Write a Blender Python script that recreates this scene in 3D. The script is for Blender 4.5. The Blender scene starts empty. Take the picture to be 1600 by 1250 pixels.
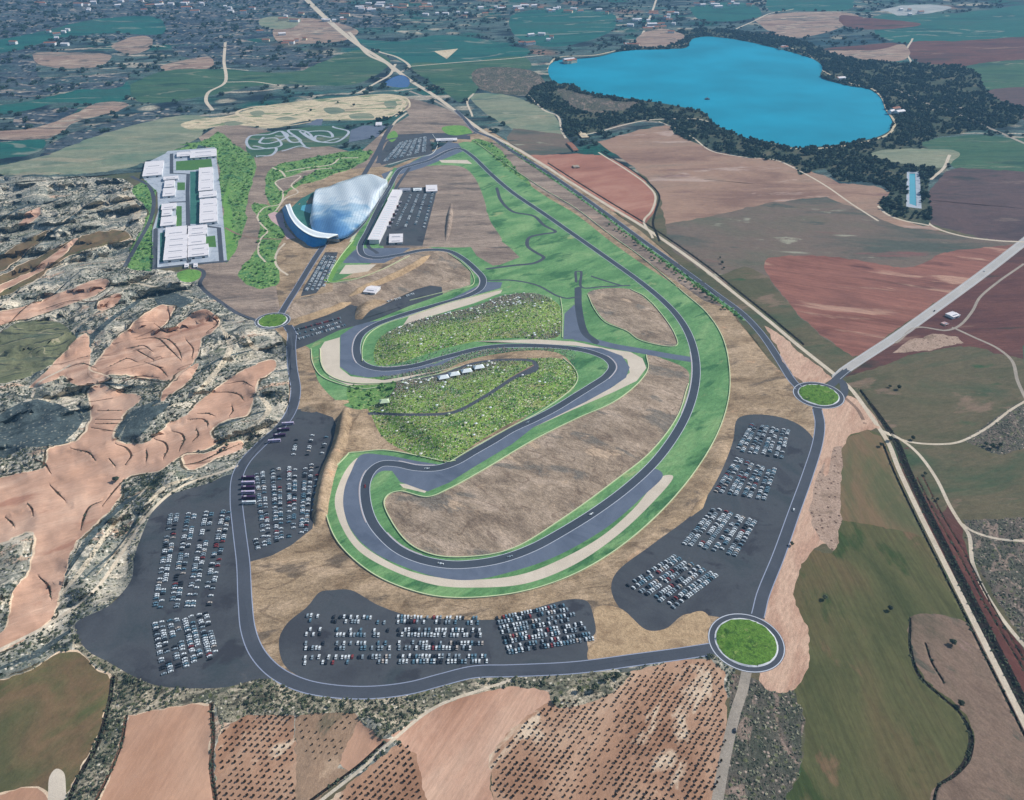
# Aerial view of a motor racing circuit among badlands, fields and a lake.  Units: metres.
import bpy, math, random, time
import numpy as np
from mathutils import Vector
from mathutils.geometry import delaunay_2d_cdt
T0 = time.time()
random.seed(7); RNG = np.random.default_rng(7)
SC = bpy.context.scene
COL = SC.collection
# ---------------------------------------------------------------- camera model (survey of the site)
F, CX, CY, H = 1300.0, 800.0, 625.0, 520.0
PITCH = math.radians(33.0)
CP, SP = math.cos(PITCH), math.sin(PITCH)

def unp(px, py, z=0.0):
    """site position seen at survey-photo point (px, py), at height z"""
    u = (np.asarray(px, float) - CX) / F
    v = -(np.asarray(py, float) - CY) / F
    t = (H - z) / (SP - v * CP)
    return u * t, t * (CP + v * SP)

def prj(X, Y, Z=0.0):
    zc = Y * CP + (H - Z) * SP
    up = Y * SP - (H - Z) * CP
    return CX + F * X / zc, CY - F * up / zc

def spline(pts, closed, n=8):
    P = np.array(pts, float)
    if len(P) < 3: return P
    out = []
    N = len(P)
    for i in range(N if closed else N - 1):
        if closed: p0, p1, p2, p3 = P[i-1], P[i], P[(i+1) % N], P[(i+2) % N]
        else: p0, p1, p2, p3 = P[max(i-1, 0)], P[i], P[i+1], P[min(i+2, N-1)]
        d1 = max(np.hypot(*(p1-p0)), 1e-6)**.5; d2 = max(np.hypot(*(p2-p1)), 1e-6)**.5; d3 = max(np.hypot(*(p3-p2)), 1e-6)**.5
        m1 = (p2-p1) if d1 < 1e-2 else d2*((p1-p0)/d1 - (p2-p0)/(d1+d2) + (p2-p1)/d2)
        m2 = (p2-p1) if d3 < 1e-2 else d2*((p2-p1)/d2 - (p3-p1)/(d2+d3) + (p3-p2)/d3)
        if d1 < 1e-2: m1 = m2*0.5 + (p2-p1)*0.5
        if d3 < 1e-2: m2 = m1*0.5 + (p2-p1)*0.5
        k = int(max(2, min(n, np.hypot(*(p2-p1)) / 4)))
        for j in range(k):
            t = j / k
            out.append((2*t**3-3*t*t+1)*p1 + (t**3-2*t*t+t)*m1 + (-2*t**3+3*t*t)*p2 + (t**3-t*t)*m2)
    if not closed: out.append(P[-1])
    return np.array(out)

def offset_line(pts_px, off, closed=False):
    """offset a photo-space polyline sideways by off metres on the ground; returns photo-space"""
    X, Y = unp(pts_px[:, 0], pts_px[:, 1])
    W = np.stack([X, Y], 1)
    if closed: T = np.roll(W, -1, 0) - np.roll(W, 1, 0)
    else: T = np.gradient(W, axis=0)
    T /= np.maximum(np.linalg.norm(T, axis=1, keepdims=True), 1e-9)
    Nn = np.stack([T[:, 1], -T[:, 0]], 1)
    off = np.asarray(off, float)
    W = W + Nn * (off[:, None] if off.ndim else off)
    return np.stack(prj(W[:, 0], W[:, 1]), 1)

def inside(poly, x, y):
    res = np.zeros(x.shape, bool)
    n = len(poly)
    for i in range(n):
        x1, y1 = poly[i]; x2, y2 = poly[(i+1) % n]
        if y1 == y2: continue
        c = (y1 > y) != (y2 > y)
        if not c.any(): continue
        res ^= c & (x < (x2-x1) * (y-y1) / (y2-y1) + x1)
    return res

def seg_dist(line_w, wid, x, y):
    """True where (x,y) lies within the (varying) half width of the polyline"""
    ok = np.zeros(x.shape, bool)
    for i in range(len(line_w)-1):
        a, b = line_w[i], line_w[i+1]
        w = max(wid[i], wid[i+1])
        m = (x > min(a[0], b[0])-w) & (x < max(a[0], b[0])+w) & (y > min(a[1], b[1])-w) & (y < max(a[1], b[1])+w)
        idx = np.nonzero(m)[0]
        if not len(idx): continue
        d = b-a; L = max(d @ d, 1e-9)
        t = np.clip(((x[idx]-a[0])*d[0] + (y[idx]-a[1])*d[1]) / L, 0, 1)
        dd = np.hypot(x[idx]-a[0]-t*d[0], y[idx]-a[1]-t*d[1])
        ok[idx[dd <= wid[i]*(1-t) + wid[i+1]*t]] = True
    return ok

# ---------------------------------------------------------------- noise
def _hash(ix, iy, s):
    h = (ix.astype(np.int64)*374761393 + iy.astype(np.int64)*668265263 + s*974634777) & 0x7fffffff
    h = ((h ^ (h >> 13)) * 1274126177) & 0x7fffffff
    return ((h ^ (h >> 16)) & 0xffff) / 65535.0
def vnoise(x, y, s=0):
    ix, iy = np.floor(x), np.floor(y); fx, fy = x-ix, y-iy
    fx = fx*fx*(3-2*fx); fy = fy*fy*(3-2*fy)
    a, b, c, d = _hash(ix, iy, s), _hash(ix+1, iy, s), _hash(ix, iy+1, s), _hash(ix+1, iy+1, s)
    return (a*(1-fx)+b*fx)*(1-fy) + (c*(1-fx)+d*fx)*fy
def fbm(x, y, o=4, s=0):
    r = 0; a = .5; t = 0
    for k in range(o):
        r = r + a*vnoise(x*2**k, y*2**k, s+k); t += a; a *= .5
    return r/t
def ridged(x, y, o=4, s=0):
    r = 0; a = .5; t = 0
    for k in range(o):
        r = r + a*(1-np.abs(2*vnoise(x*2**k, y*2**k, s+k)-1)); t += a; a *= .5
    return r/t

# ---------------------------------------------------------------- materials
def lin(c):
    return tuple(((v/255)/12.92 if v/255 <= .04045 else ((v/255+.055)/1.055)**2.4) for v in c) + (1.0,)
MATS = {}
def _base(name, rough=.9, spec=.2):
    m = bpy.data.materials.new(name); m.use_nodes = True
    nt = m.node_tree; b = nt.nodes['Principled BSDF']
    b.inputs['Roughness'].default_value = rough
    b.inputs['Specular IOR Level'].default_value = spec
    MATS[name] = m
    return m, nt, b
def plain(name, col, rough=.7, spec=.3, metal=0.0):
    """small built objects: colour with a little weathering noise"""
    m, nt, b = _base(name, rough, spec); b.inputs['Metallic'].default_value = metal
    N, L = nt.nodes, nt.links
    g = N.new('ShaderNodeNewGeometry'); n = N.new('ShaderNodeTexNoise'); n.inputs['Scale'].default_value = .6; n.inputs['Detail'].default_value = 3
    L.new(g.outputs['Position'], n.inputs['Vector'])
    r = N.new('ShaderNodeMapRange'); r.inputs[3].default_value = .8; r.inputs[4].default_value = 1.15
    L.new(n.outputs['Fac'], r.inputs[0])
    x = N.new('ShaderNodeMix'); x.data_type = 'RGBA'; x.blend_type = 'MULTIPLY'; x.inputs['Factor'].default_value = 1
    x.inputs[6].default_value = lin(col); L.new(r.outputs[0], x.inputs[7]); L.new(x.outputs[2], b.inputs['Base Color'])
    return m
def ground_mat(name, cols, scale=60, fine=3.0, fine_amt=.35, streak=None, spots=None, bump=.5, rough=.95, patches=None, contours=None, furrow=None):
    """cols: 2-3 sRGB colours mixed by broad noise; streak=(angle_deg, stretch); spots=(colour, cell size m, threshold 0..1); patches=(colour, size, threshold)"""
    m, nt, b = _base(name, rough, .1)
    N, L = nt.nodes, nt.links
    g = N.new('ShaderNodeNewGeometry')
    mp = N.new('ShaderNodeMapping'); L.new(g.outputs['Position'], mp.inputs['Vector'])
    mr = N.new('ShaderNodeMapping'); L.new(mp.outputs[0], mr.inputs['Vector'])
    if streak:
        mp.inputs['Rotation'].default_value = (0, 0, -math.radians(streak[0]))
        mr.inputs['Scale'].default_value = (1/streak[1], 1, 1)
    def noise(sz, det, vec, rgh=.6, dist=0):
        n = N.new('ShaderNodeTexNoise'); n.inputs['Scale'].default_value = 1/sz; n.inputs['Detail'].default_value = det
        n.inputs['Roughness'].default_value = rgh; n.inputs['Distortion'].default_value = dist
        L.new(vec, n.inputs['Vector']); return n.outputs['Fac']
    a = noise(scale, 8, mr.outputs[0], .62, .6)
    cr = N.new('ShaderNodeValToRGB'); e = cr.color_ramp.elements
    e[0].position = .34; e[0].color = lin(cols[0]); e[1].position = .66; e[1].color = lin(cols[-1])
    if len(cols) > 2:
        for k, c in enumerate(cols[1:-1]):
            q = e.new(.34 + .32*(k+1)/(len(cols)-1)); q.color = lin(c)
    L.new(a, cr.inputs[0]); out = cr.outputs[0]
    def mix(fac, colr, mode='MIX', amt=1.0):
        nonlocal out
        x = N.new('ShaderNodeMix'); x.data_type = 'RGBA'; x.blend_type = mode
        if fac is None: x.inputs['Factor'].default_value = amt
        else: L.new(fac, x.inputs['Factor'])
        L.new(out, x.inputs[6])
        if isinstance(colr, tuple): x.inputs[7].default_value = colr
        else: L.new(colr, x.inputs[7])
        out = x.outputs[2]
    def rng(v, lo, hi, a0, a1):
        r = N.new('ShaderNodeMapRange'); r.inputs[1].default_value = lo; r.inputs[2].default_value = hi
        r.inputs[3].default_value = a0; r.inputs[4].default_value = a1; L.new(v, r.inputs[0]); return r.outputs[0]
    if patches:
        ps = patches if isinstance(patches[0], tuple) and isinstance(patches[0][0], tuple) else (patches,)
        for k, (c, sz, th) in enumerate(ps):
            of = N.new('ShaderNodeMapping'); of.inputs['Location'].default_value = (137*k+31, 71*k, 0); L.new(mr.outputs[0], of.inputs['Vector'])
            f = rng(noise(sz, 6, of.outputs[0], .6, .4), th, th+.06, 0, .85); mix(f, lin(c))
    if spots:
        ss = spots if isinstance(spots[0][0], tuple) else (spots,)
        for c, sz, th in ss:
            vo = N.new('ShaderNodeTexVoronoi'); vo.inputs['Scale'].default_value = 1/sz; L.new(mp.outputs[0], vo.inputs['Vector'])
            sp = N.new('ShaderNodeSeparateColor'); L.new(vo.outputs['Color'], sp.inputs[0])
            f1 = rng(vo.outputs['Distance'], .25, .5, 1, 0); f2 = rng(sp.outputs[0], th, th+.02, 0, 1)
            mu = N.new('ShaderNodeMath'); mu.operation = 'MULTIPLY'; L.new(f1, mu.inputs[0]); L.new(f2, mu.inputs[1])
            mix(mu.outputs[0], lin(c))
    if furrow:
        sz, amt, ang = furrow
        mf = N.new('ShaderNodeMapping'); mf.inputs['Rotation'].default_value = (0, 0, -math.radians(ang)); L.new(g.outputs['Position'], mf.inputs['Vector'])
        ms = N.new('ShaderNodeMapping'); ms.inputs['Scale'].default_value = (.02, 1, 1); L.new(mf.outputs[0], ms.inputs['Vector'])
        mix(None, rng(noise(sz, 3, ms.outputs[0], .7), .35, .65, 1-amt, 1+amt), 'MULTIPLY')
    if contours:
        for k, (sz, n_, wdt, colr, am) in enumerate(contours):
            of = N.new('ShaderNodeMapping'); of.inputs['Location'].default_value = (53*k+11, 91*k+7, 0); L.new(mr.outputs[0], of.inputs['Vector'])
            v = noise(sz, 2.5, of.outputs[0], .5, .3)
            m1 = N.new('ShaderNodeMath'); m1.operation = 'MULTIPLY'; L.new(v, m1.inputs[0]); m1.inputs[1].default_value = n_
            m2 = N.new('ShaderNodeMath'); m2.operation = 'FRACT'; L.new(m1.outputs[0], m2.inputs[0])
            m3 = N.new('ShaderNodeMath'); m3.operation = 'PINGPONG'; L.new(m2.outputs[0], m3.inputs[0]); m3.inputs[1].default_value = .5
            brk = noise(sz*.35, 3, mp.outputs[0], .6)
            m4 = N.new('ShaderNodeMath'); m4.operation = 'MULTIPLY'; L.new(rng(m3.outputs[0], wdt, wdt*1.6, am, 0), m4.inputs[0]); L.new(rng(brk, .42, .52, 0, 1), m4.inputs[1])
            mix(m4.outputs[0], lin(colr))
    fn = noise(fine, 5, mr.outputs[0] if streak else mp.outputs[0], .75)
    mix(None, rng(fn, .3, .7, 1-fine_amt, 1+fine_amt), 'MULTIPLY')
    if fine_amt > .15: mix(None, rng(noise(fine*.38, 2, mp.outputs[0], .8), .3, .7, 1-fine_amt*.8, 1+fine_amt*.8), 'MULTIPLY')
    L.new(out, b.inputs['Base Color'])
    if bump:
        bp = N.new('ShaderNodeBump'); bp.inputs['Strength'].default_value = bump; bp.inputs['Distance'].default_value = fine*.35
        L.new(fn, bp.inputs['Height']); L.new(bp.outputs[0], b.inputs['Normal'])
    return m

# ---------------------------------------------------------------- object helpers
def tag(o, label=None, cat=None, group=None, kind=None):
    if label: o['label'] = label
    if cat: o['category'] = cat
    if group: o['group'] = group
    if kind: o['kind'] = kind
    return o
def mesh_np(name, V, Fv, mats, mi=None, smooth=False):
    """V (n,3), Fv (m,3) or (m,4) int"""
    me = bpy.data.meshes.new(name)
    V = np.asarray(V, np.float32); Fv = np.asarray(Fv, np.int32); k = Fv.shape[1]
    me.vertices.add(len(V)); me.vertices.foreach_set('co', V.ravel())
    me.loops.add(Fv.size); me.loops.foreach_set('vertex_index', Fv.ravel())
    me.polygons.add(len(Fv)); me.polygons.foreach_set('loop_start', np.arange(0, Fv.size, k, dtype=np.int32))
    for m in mats: me.materials.append(MATS[m] if isinstance(m, str) else m)
    if mi is not None: me.polygons.foreach_set('material_index', np.asarray(mi, np.int32))
    me.polygons.foreach_set('use_smooth', np.full(len(Fv), smooth))
    me.update(calc_edges=True)
    return me
def link(name, me, parent=None, loc=None, rz=0):
    o = bpy.data.objects.new(name, me); COL.objects.link(o)
    if parent is not None: o.parent = parent
    if loc is not None: o.location = loc
    if rz: o.rotation_euler = (0, 0, rz)
    return o
def empty(name, loc, rz=0):
    return link(name, None, None, loc, rz)
class MB:
    """collects polygons with material slots -> one mesh"""
    def __init__(s): s.v = []; s.f = []; s.m = []
    def box(s, x0, x1, y0, y1, z0, z1, m=0, tx=0, ty=0):
        b = len(s.v)
        s.v += [(x0, y0, z0), (x1, y0, z0), (x1, y1, z0), (x0, y1, z0), (x0+tx, y0+ty, z1), (x1-tx, y0+ty, z1), (x1-tx, y1-ty, z1), (x0+tx, y1-ty, z1)]
        for q in ((0, 3, 2, 1), (4, 5, 6, 7), (0, 1, 5, 4), (1, 2, 6, 5), (2, 3, 7, 6), (3, 0, 4, 7)):
            s.f.append(tuple(b+i for i in q)); s.m.append(m)
    def prism(s, poly, z0, z1, m=0, mtop=None):
        b = len(s.v); n = len(poly)
        s.v += [(p[0], p[1], z0) for p in poly] + [(p[0], p[1], z1) for p in poly]
        for i in range(n): s.f.append((b+i, b+(i+1) % n, b+n+(i+1) % n, b+n+i)); s.m.append(m)
        s.f.append(tuple(b+n+i for i in range(n))); s.m.append(m if mtop is None else mtop)
    def cyl(s, c, r, z0, z1, n=8, m=0, axis='z', r2=None):
        b = len(s.v); r2 = r if r2 is None else r2
        for z, rr in ((z0, r), (z1, r2)):
            for i in range(n):
                a = 2*math.pi*i/n; p, q = rr*math.cos(a), rr*math.sin(a)
                s.v.append((c[0]+p, c[1]+q, z) if axis == 'z' else ((c[0]+p, z, c[1]+q) if axis == 'y' else (z, c[0]+p, c[1]+q)))
        for i in range(n): s.f.append((b+i, b+(i+1) % n, b+n+(i+1) % n, b+n+i)); s.m.append(m)
        s.f.append(tuple(b+n+i for i in range(n))); s.m.append(m); s.f.append(tuple(b+i for i in range(n-1, -1, -1))); s.m.append(m)
    def quad(s, a, b_, c, d, m=0):
        b = len(s.v); s.v += [a, b_, c, d]; s.f.append((b, b+1, b+2, b+3)); s.m.append(m)
    def mesh(s, name, mats, smooth=False):
        me = bpy.data.meshes.new(name); me.from_pydata(s.v, [], s.f)
        for m in mats: me.materials.append(MATS[m])
        me.polygons.foreach_set('material_index', s.m)
        if smooth: me.polygons.foreach_set('use_smooth', [True]*len(s.f))
        me.update(); return me
    def build(s, name, mats, parent=None, loc=None, rz=0): return link(name, s.mesh(name, mats if isinstance(mats, (list, tuple)) else [mats]), parent, loc, rz)
def tri_template(me):
    me.calc_loop_triangles()
    V = np.empty(len(me.vertices)*3); me.vertices.foreach_get('co', V)
    Tt = np.empty(len(me.loop_triangles)*3, np.int32); me.loop_triangles.foreach_get('vertices', Tt)
    mi = np.empty(len(me.loop_triangles), np.int32); me.loop_triangles.foreach_get('material_index', mi)
    return V.reshape(-1, 3), Tt.reshape(-1, 3), mi
def scatter(name, tmpl, P, rz, sc, mats, mi_shift=None):
    """merge len(P) copies of a triangle template into one mesh; sc (n,) or (n,3)"""
    V, Tt, mi = tmpl; n = len(P)
    sc = np.asarray(sc, float); sc = np.repeat(sc[:, None], 3, 1) if sc.ndim == 1 else sc
    c, s = np.cos(rz), np.sin(rz)
    W = V[None]*sc[:, None]
    X = W[..., 0]*c[:, None]-W[..., 1]*s[:, None]; Yy = W[..., 0]*s[:, None]+W[..., 1]*c[:, None]
    W = np.stack([X, Yy, W[..., 2]], -1) + P[:, None]
    Fv = (Tt[None] + (np.arange(n)*len(V))[:, None, None]).reshape(-1, 3)
    M = np.tile(mi, (n, 1))
    if mi_shift is not None: M = np.where(M == 0, mi_shift[:, None], M)
    return mesh_np(name, W.reshape(-1, 3), Fv, mats, M.ravel())
ORD = 'zeroth first second third fourth fifth sixth seventh eighth ninth tenth eleventh twelfth thirteenth fourteenth fifteenth sixteenth seventeenth eighteenth nineteenth twentieth'.split()
def ordw(i):
    if i <= 20: return ORD[i]
    t = ['', '', 'twenty', 'thirty', 'forty', 'fifty', 'sixty', 'seventy']
    if i % 10 == 0: return t[i//10][:-1]+'ieth'
    return t[i//10]+'-'+ORD[i % 10]
# ---------------------------------------------------------------- ground materials
G = ground_mat
G('farland', [(34,66,76), (84,100,98), (24,88,84)], 190, 14, .6, (8, 5), spots=[((26,82,74),150,.62),((126,104,92),170,.74),((28,44,56),110,.72),((160,154,138),60,.88)], bump=.5, patches=[((22,38,50),80,.55),((150,140,128),50,.62)], contours=[(300,5,.03,(176,166,150),.8),(260,6,.05,(24,38,48),.8)])
G('badland', [(112,120,116), (160,158,146), (206,196,178)], 38, 3.0, .42, (28, 3.4), spots=[((72,84,78),2.6,.62),((84,96,88),5,.76),((226,218,204),3.2,.76)], bump=1.4, patches=[((84,100,104),34,.58),((208,172,146),34,.60),((100,112,84),60,.63)], contours=[(90,7,.06,(226,214,194),.85),(70,8,.06,(56,68,70),.85)])
G('scrub', [(104,106,92), (142,136,118), (184,172,152)], 20, 2.2, .5, (15, 1.6), spots=[((62,64,54),2.6,.5),((92,98,68),4,.6),((214,204,186),2.8,.8)], bump=1.2, patches=((84,90,78),18,.56), contours=[(40,6,.06,(66,66,58),.8),(46,5,.05,(206,192,170),.7)])
G('dark_scrub', [(70,76,66), (92,90,82), (120,106,98)], 26, 2.2, .45, (80, 2), spots=[((52,56,50),2.6,.5),((168,152,140),2.6,.84),((96,100,74),4,.7)], bump=1.0, contours=[(50,5,.05,(160,138,126),.6)])
G('clay', [(180,142,120), (196,158,136), (210,176,154)], 60, 2.2, .10, (35, 3), bump=.35, patches=[((172,126,106),50,.6),((220,186,162),40,.64)], furrow=(3,.05,30))
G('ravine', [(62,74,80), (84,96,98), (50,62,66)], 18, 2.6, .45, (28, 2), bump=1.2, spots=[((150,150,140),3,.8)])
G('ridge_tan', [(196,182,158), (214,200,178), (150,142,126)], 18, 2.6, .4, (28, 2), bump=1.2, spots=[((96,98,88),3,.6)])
G('moss_terrace', [(96,104,80), (120,122,94), (84,98,84)], 40, 2.6, .25, (20, 2), bump=.8, contours=[(90,14,.10,(54,62,58),.8),(90,14,.03,(176,166,140),.6)])
G('sparse_soil', [(138,112,92), (160,134,112), (128,110,94)], 40, 2.2, .22, (80, 2), bump=.5, patches=[((112,104,86),30,.57),((182,156,132),24,.62)])
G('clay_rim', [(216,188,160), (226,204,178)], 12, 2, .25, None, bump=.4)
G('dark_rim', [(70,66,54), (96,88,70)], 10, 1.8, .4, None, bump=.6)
G('clay_terrace', [(172,134,114), (194,156,134), (212,178,156)], 30, 2.2, .16, (30, 4), bump=.5, patches=((158,116,98),25,.6), contours=[(70,6,.03,(110,84,72),.7)])
G('clay_field', [(170,130,106), (184,144,120), (194,156,132)], 80, 2.0, .08, (80, 3), bump=.3, furrow=(2.6,.05,78))
G('orchard_soil', [(150,114,92), (174,138,114), (194,164,140)], 60, 1.8, .16, (60, 2), bump=.5, patches=((220,200,176),34,.58))
G('clay_furrow', [(164,124,102), (188,148,126), (204,170,148)], 60, 1.8, .12, (62, 3), bump=.4, furrow=(3.4,.10,62))
G('infield', [(126,110,96), (158,140,122), (184,164,146)], 26, 3.0, .36, (-35, 1.8), bump=1.0, patches=[((120,114,106),36,.57),((190,166,142),22,.62)], contours=[(46,5,.03,(112,94,80),.5)])
G('dirt', [(132,112,90), (164,142,116), (186,162,136)], 30, 3.0, .36, (12, 2), bump=1.0, patches=[((108,96,84),36,.58),((190,156,126),24,.63)], contours=[(60,5,.03,(110,92,74),.5)])
G('brown_flat', [(120,106,98), (144,128,116), (166,148,134)], 40, 4, .34, (0, 4), bump=.8, patches=[((96,90,86),40,.58),((170,146,130),30,.62)])
G('bank_clay', [(166,140,110), (186,160,128), (148,124,98)], 22, 2.5, .25, None, bump=.8)
G('red_field', [(144,98,84), (164,114,98), (180,134,116)], 90, 3, .08, (20, 3), bump=.3, furrow=(4,.05,25))
G('pink_field', [(132,104,92), (162,132,114), (140,122,108)], 100, 4, .16, (0, 3), bump=.3, patches=[((182,158,146),60,.60),((124,96,94),60,.62)], furrow=(6,.05,5))
G('maroon_field', [(112,72,64), (146,100,88), (122,84,76)], 90, 4, .16, (-18, 4), bump=.4, patches=[((176,140,122),40,.57),((92,62,60),50,.62)], furrow=(7,.18,-22))
G('heath_field', [(84,90,82), (118,104,94), (104,102,88)], 90, 4, .2, (-10, 3), bump=.3, patches=[((160,158,140),42,.62),((130,90,86),80,.6),((70,82,76),60,.62)])
G('purple_field', [(74,64,68), (98,80,80), (70,66,70)], 90, 5, .2, (0, 3), bump=.2, patches=[((120,104,98),50,.62),((56,62,62),60,.6)])
G('dark_red_field', [(84,56,56), (108,72,66), (76,58,58)], 90, 4, .2, (8, 4), bump=.3, patches=[((134,106,94),50,.6),((62,60,54),60,.6)])
G('olive_field', [(78,84,62), (104,96,76), (70,86,64)], 70, 3.5, .2, (15, 2.5), bump=.3, patches=[((132,112,96),50,.6),((56,88,58),50,.62)])
G('wheat_field', [(74,80,52), (92,92,62), (104,92,66)], 70, 3.0, .14, (90, 2), bump=.25, patches=[((58,76,44),50,.58),((120,98,76),40,.62)], furrow=(2.6,.14,92))
G('tan_olive_field', [(104,98,70), (124,104,80), (96,98,70)], 60, 3, .10, (90, 3), bump=.25, furrow=(2.8,.08,92))
G('mauve_field', [(112,94,82), (132,112,98), (104,94,80)], 50, 3, .22, (120, 2), bump=.5, patches=[((84,86,76),30,.58),((148,124,116),30,.62)])
G('rust_field', [(84,54,50), (104,66,60), (92,70,64)], 60, 2.5, .2, (120, 5), bump=.4)
G('moss_field', [(92,92,64), (118,98,74), (78,92,58)], 60, 3, .16, (70, 2), bump=.3, patches=((172,152,134),50,.63))
G('teal_field', [(22,76,76), (34,98,90), (50,90,84)], 120, 8, .22, (8, 4), bump=.2, patches=((70,100,96),60,.64), contours=[(200,5,.03,(150,150,138),.5)])
G('green_field', [(44,86,70), (70,102,78), (50,84,72)], 90, 7, .22, (5, 4), bump=.2, patches=[((92,108,88),60,.58),((34,70,62),60,.6)], contours=[(160,6,.03,(140,140,120),.5)])
G('sage_field', [(104,120,104), (138,142,120), (96,122,104)], 90, 6, .2, (8, 4), bump=.2, patches=[((152,146,124),60,.6),((84,106,96),70,.6)], contours=[(160,6,.03,(160,158,138),.5)])
G('tan_far', [(136,112,102), (164,140,124), (112,104,100)], 80, 8, .25, (8, 4), bump=.3, patches=((90,96,92),60,.6), contours=[(120,6,.05,(196,180,160),.6),(120,5,.05,(60,64,66),.6)])
G('slate_far', [(40,56,72), (80,90,98), (50,80,82)], 60, 8, .5, (6, 4), bump=.5, spots=[((24,40,54),12,.5),((178,168,156),14,.84)], contours=[(150,6,.05,(164,150,138),.8),(130,6,.06,(22,36,50),.8)])
G('salt_flat', [(176,178,176), (150,156,158), (190,190,184)], 60, 8, .1, (0, 4), bump=0)
G('woodfloor', [(48,64,56), (70,80,66), (100,98,82)], 50, 4, .5, None, bump=.6, patches=((96,92,78),40,.66))
G('sand', [(196,178,150), (212,196,168), (186,164,136)], 22, 4, .22, None, bump=.6)
G('motocross', [(190,178,148), (210,194,164), (160,152,124)], 24, 4, .34, (4, 5), bump=.8, patches=[((104,126,92),22,.53),((140,130,112),18,.58)])
G('pale_pink_dirt', [(186,150,130), (204,172,150), (176,138,118)], 30, 2.5, .22, (60, 3), bump=.6)
G('rubble_dirt', [(158,134,118), (176,152,136), (140,120,104)], 22, 2, .35, None, bump=.8, spots=((92,72,64),3,.8))
G('race_grass', [(82,126,82), (104,148,98), (132,166,114)], 34, 2.6, .26, (40, 2.5), bump=.5, patches=[((62,108,72),30,.58),((150,164,116),26,.63)])
G('lime_grass', [(92,140,72), (116,158,82), (76,128,66)], 18, 1.6, .35, None, bump=.8)
G('round_grass', [(66,104,42), (98,134,58), (54,86,38)], 8, 1.5, .4, None, bump=.8, patches=((130,150,84),9,.6))
G('knoll_grass', [(96,136,66), (132,160,80), (82,122,66)], 40, 2, .34, (15, 2), bump=.6, spots=[((66,100,54),2.4,.60),((214,208,186),1.9,.66),((160,140,104),2.2,.8)], patches=[((150,152,100),24,.58),((72,112,62),40,.58)])
G('green_belt', [(84,128,76), (116,152,86), (66,116,78)], 26, 3, .4, None, bump=1, spots=[((60,98,62),5,.6),((150,168,110),4,.75)])
G('court_grass', [(84,124,66), (74,116,64)], 14, 2, .3, None, bump=.6)
G('teal_lawn_shade', [(52,104,98), (66,118,108)], 16, 2, .2, None, bump=.3)  # lawn with warehouse shadow mixed into its colour; reused on the hall deck
G('lot_asphalt', [(70,73,80), (80,84,90), (68,76,82)], 50, 2, .12, None, bump=.1, patches=[((60,62,70),34,.58),((92,94,98),16,.68)])
G('road_asphalt', [(72,78,88), (82,87,97)], 40, 2, .08, None, bump=.1)
G('track_asphalt', [(66,74,86), (76,84,96)], 40, 1.5, .10, None, bump=.1)
G('runoff_asphalt', [(94,104,122), (104,114,132), (88,98,116)], 50, 1.5, .06, None, bump=.1)
G('old_highway', [(172,170,168), (186,182,178)], 30, 2, .12, None, bump=.1)
G('gravel_trap', [(200,188,172), (214,202,186)], 24, 1.2, .12, None, bump=.6)
G('concrete', [(160,170,184), (178,186,196), (148,158,172)], 18, 3, .10, None, bump=.1)
G('pale_track', [(196,182,162), (208,196,178)], 14, 1.6, .2, None, bump=.3)
G('grey_track', [(150,142,132), (168,158,146)], 18, 1.6, .2, None, bump=.3)
G('brown_track', [(128,106,94), (144,120,106)], 18, 1.6, .2, None, bump=.3)
G('ditch_soil_shade', [(34,32,32), (46,40,38)], 12, 1.6, .4, None, bump=.8)  # dark ditch soil; beside HIGH2 it also paints in trench-wall shade
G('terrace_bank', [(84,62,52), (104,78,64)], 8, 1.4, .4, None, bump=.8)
G('white_paint', [(214,216,222), (198,202,210)], 10, 2, .1, None, bump=0)
G('pale_kerb', [(206,214,180), (188,200,164)], 10, 1.4, .12, None, bump=0)
G('pink_paving', [(204,176,172), (192,160,164)], 12, 2, .1, None, bump=.1)

# ---------------------------------------------------------------- regions of the ground, painted in order
REG = []
ROUGH = {'field', 'terrace', 'badlands', 'scrub_slope', 'dirt_verge', 'forest_floor', 'meadow', 'green_belt', 'orchard_ground'}
def A(name, mat, pts, smooth=True, amp=0.0):
    P = spline(pts, True) if smooth else np.array(pts, float)
    if name in ROUGH and len(P) > 4:   # natural edges wander a little
        Q = [P[0]]
        for a, b in zip(P, np.roll(P, -1, 0)):
            n = max(1, min(40, int(np.hypot(*(b-a))/4.5)))
            if max(abs(a).max(), abs(b).max()) > 1720: n = 1
            Q += [a+(b-a)*k/n for k in range(1, n+1)]
        P = np.array(Q[:-1]); fy = np.clip((P[:, 1]+80)/500, .25, 1)
        P = P+np.stack([(fbm(P[:, 0]/11, P[:, 1]/9, 3, 61)-.5)*9, (fbm(P[:, 0]/11+40, P[:, 1]/9, 3, 62)-.5)*5*fy], 1)
    REG.append(dict(t='p', name=name, mat=mat, pts=P, amp=amp))
def S(name, mat, w, pts, amp=None, closed=False, raw=None):
    """a strip of width w (m, or list of widths) along pts"""
    P = np.array(pts, float)
    L = spline(P, closed) if raw is None else raw
    if closed: L = np.vstack([L, L[:1]])
    if isinstance(w, (list, tuple)):
        d = np.r_[0, np.cumsum(np.hypot(*np.diff(L, axis=0).T))]
        dp = [d[np.argmin(np.hypot(*(L-p).T))] for p in P]
        W = np.interp(d, dp, w)
    else: W = np.full(len(L), float(w))
    REG.append(dict(t='s', name=name, mat=mat, pts=L, w=W/2, closed=closed, amp=amp)); return L

A('far_plain', 'farland', [(-500,-186),(2100,-186),(2100,330),(1700,330),(900,260),(420,250),(300,200),(0,275),(-500,330)], False, 1.5)
A('ground', 'olive_field', [(-500,330),(300,262),(900,262),(1700,335),(2100,335),(2100,1500),(-500,1500)], False, 1)
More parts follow.
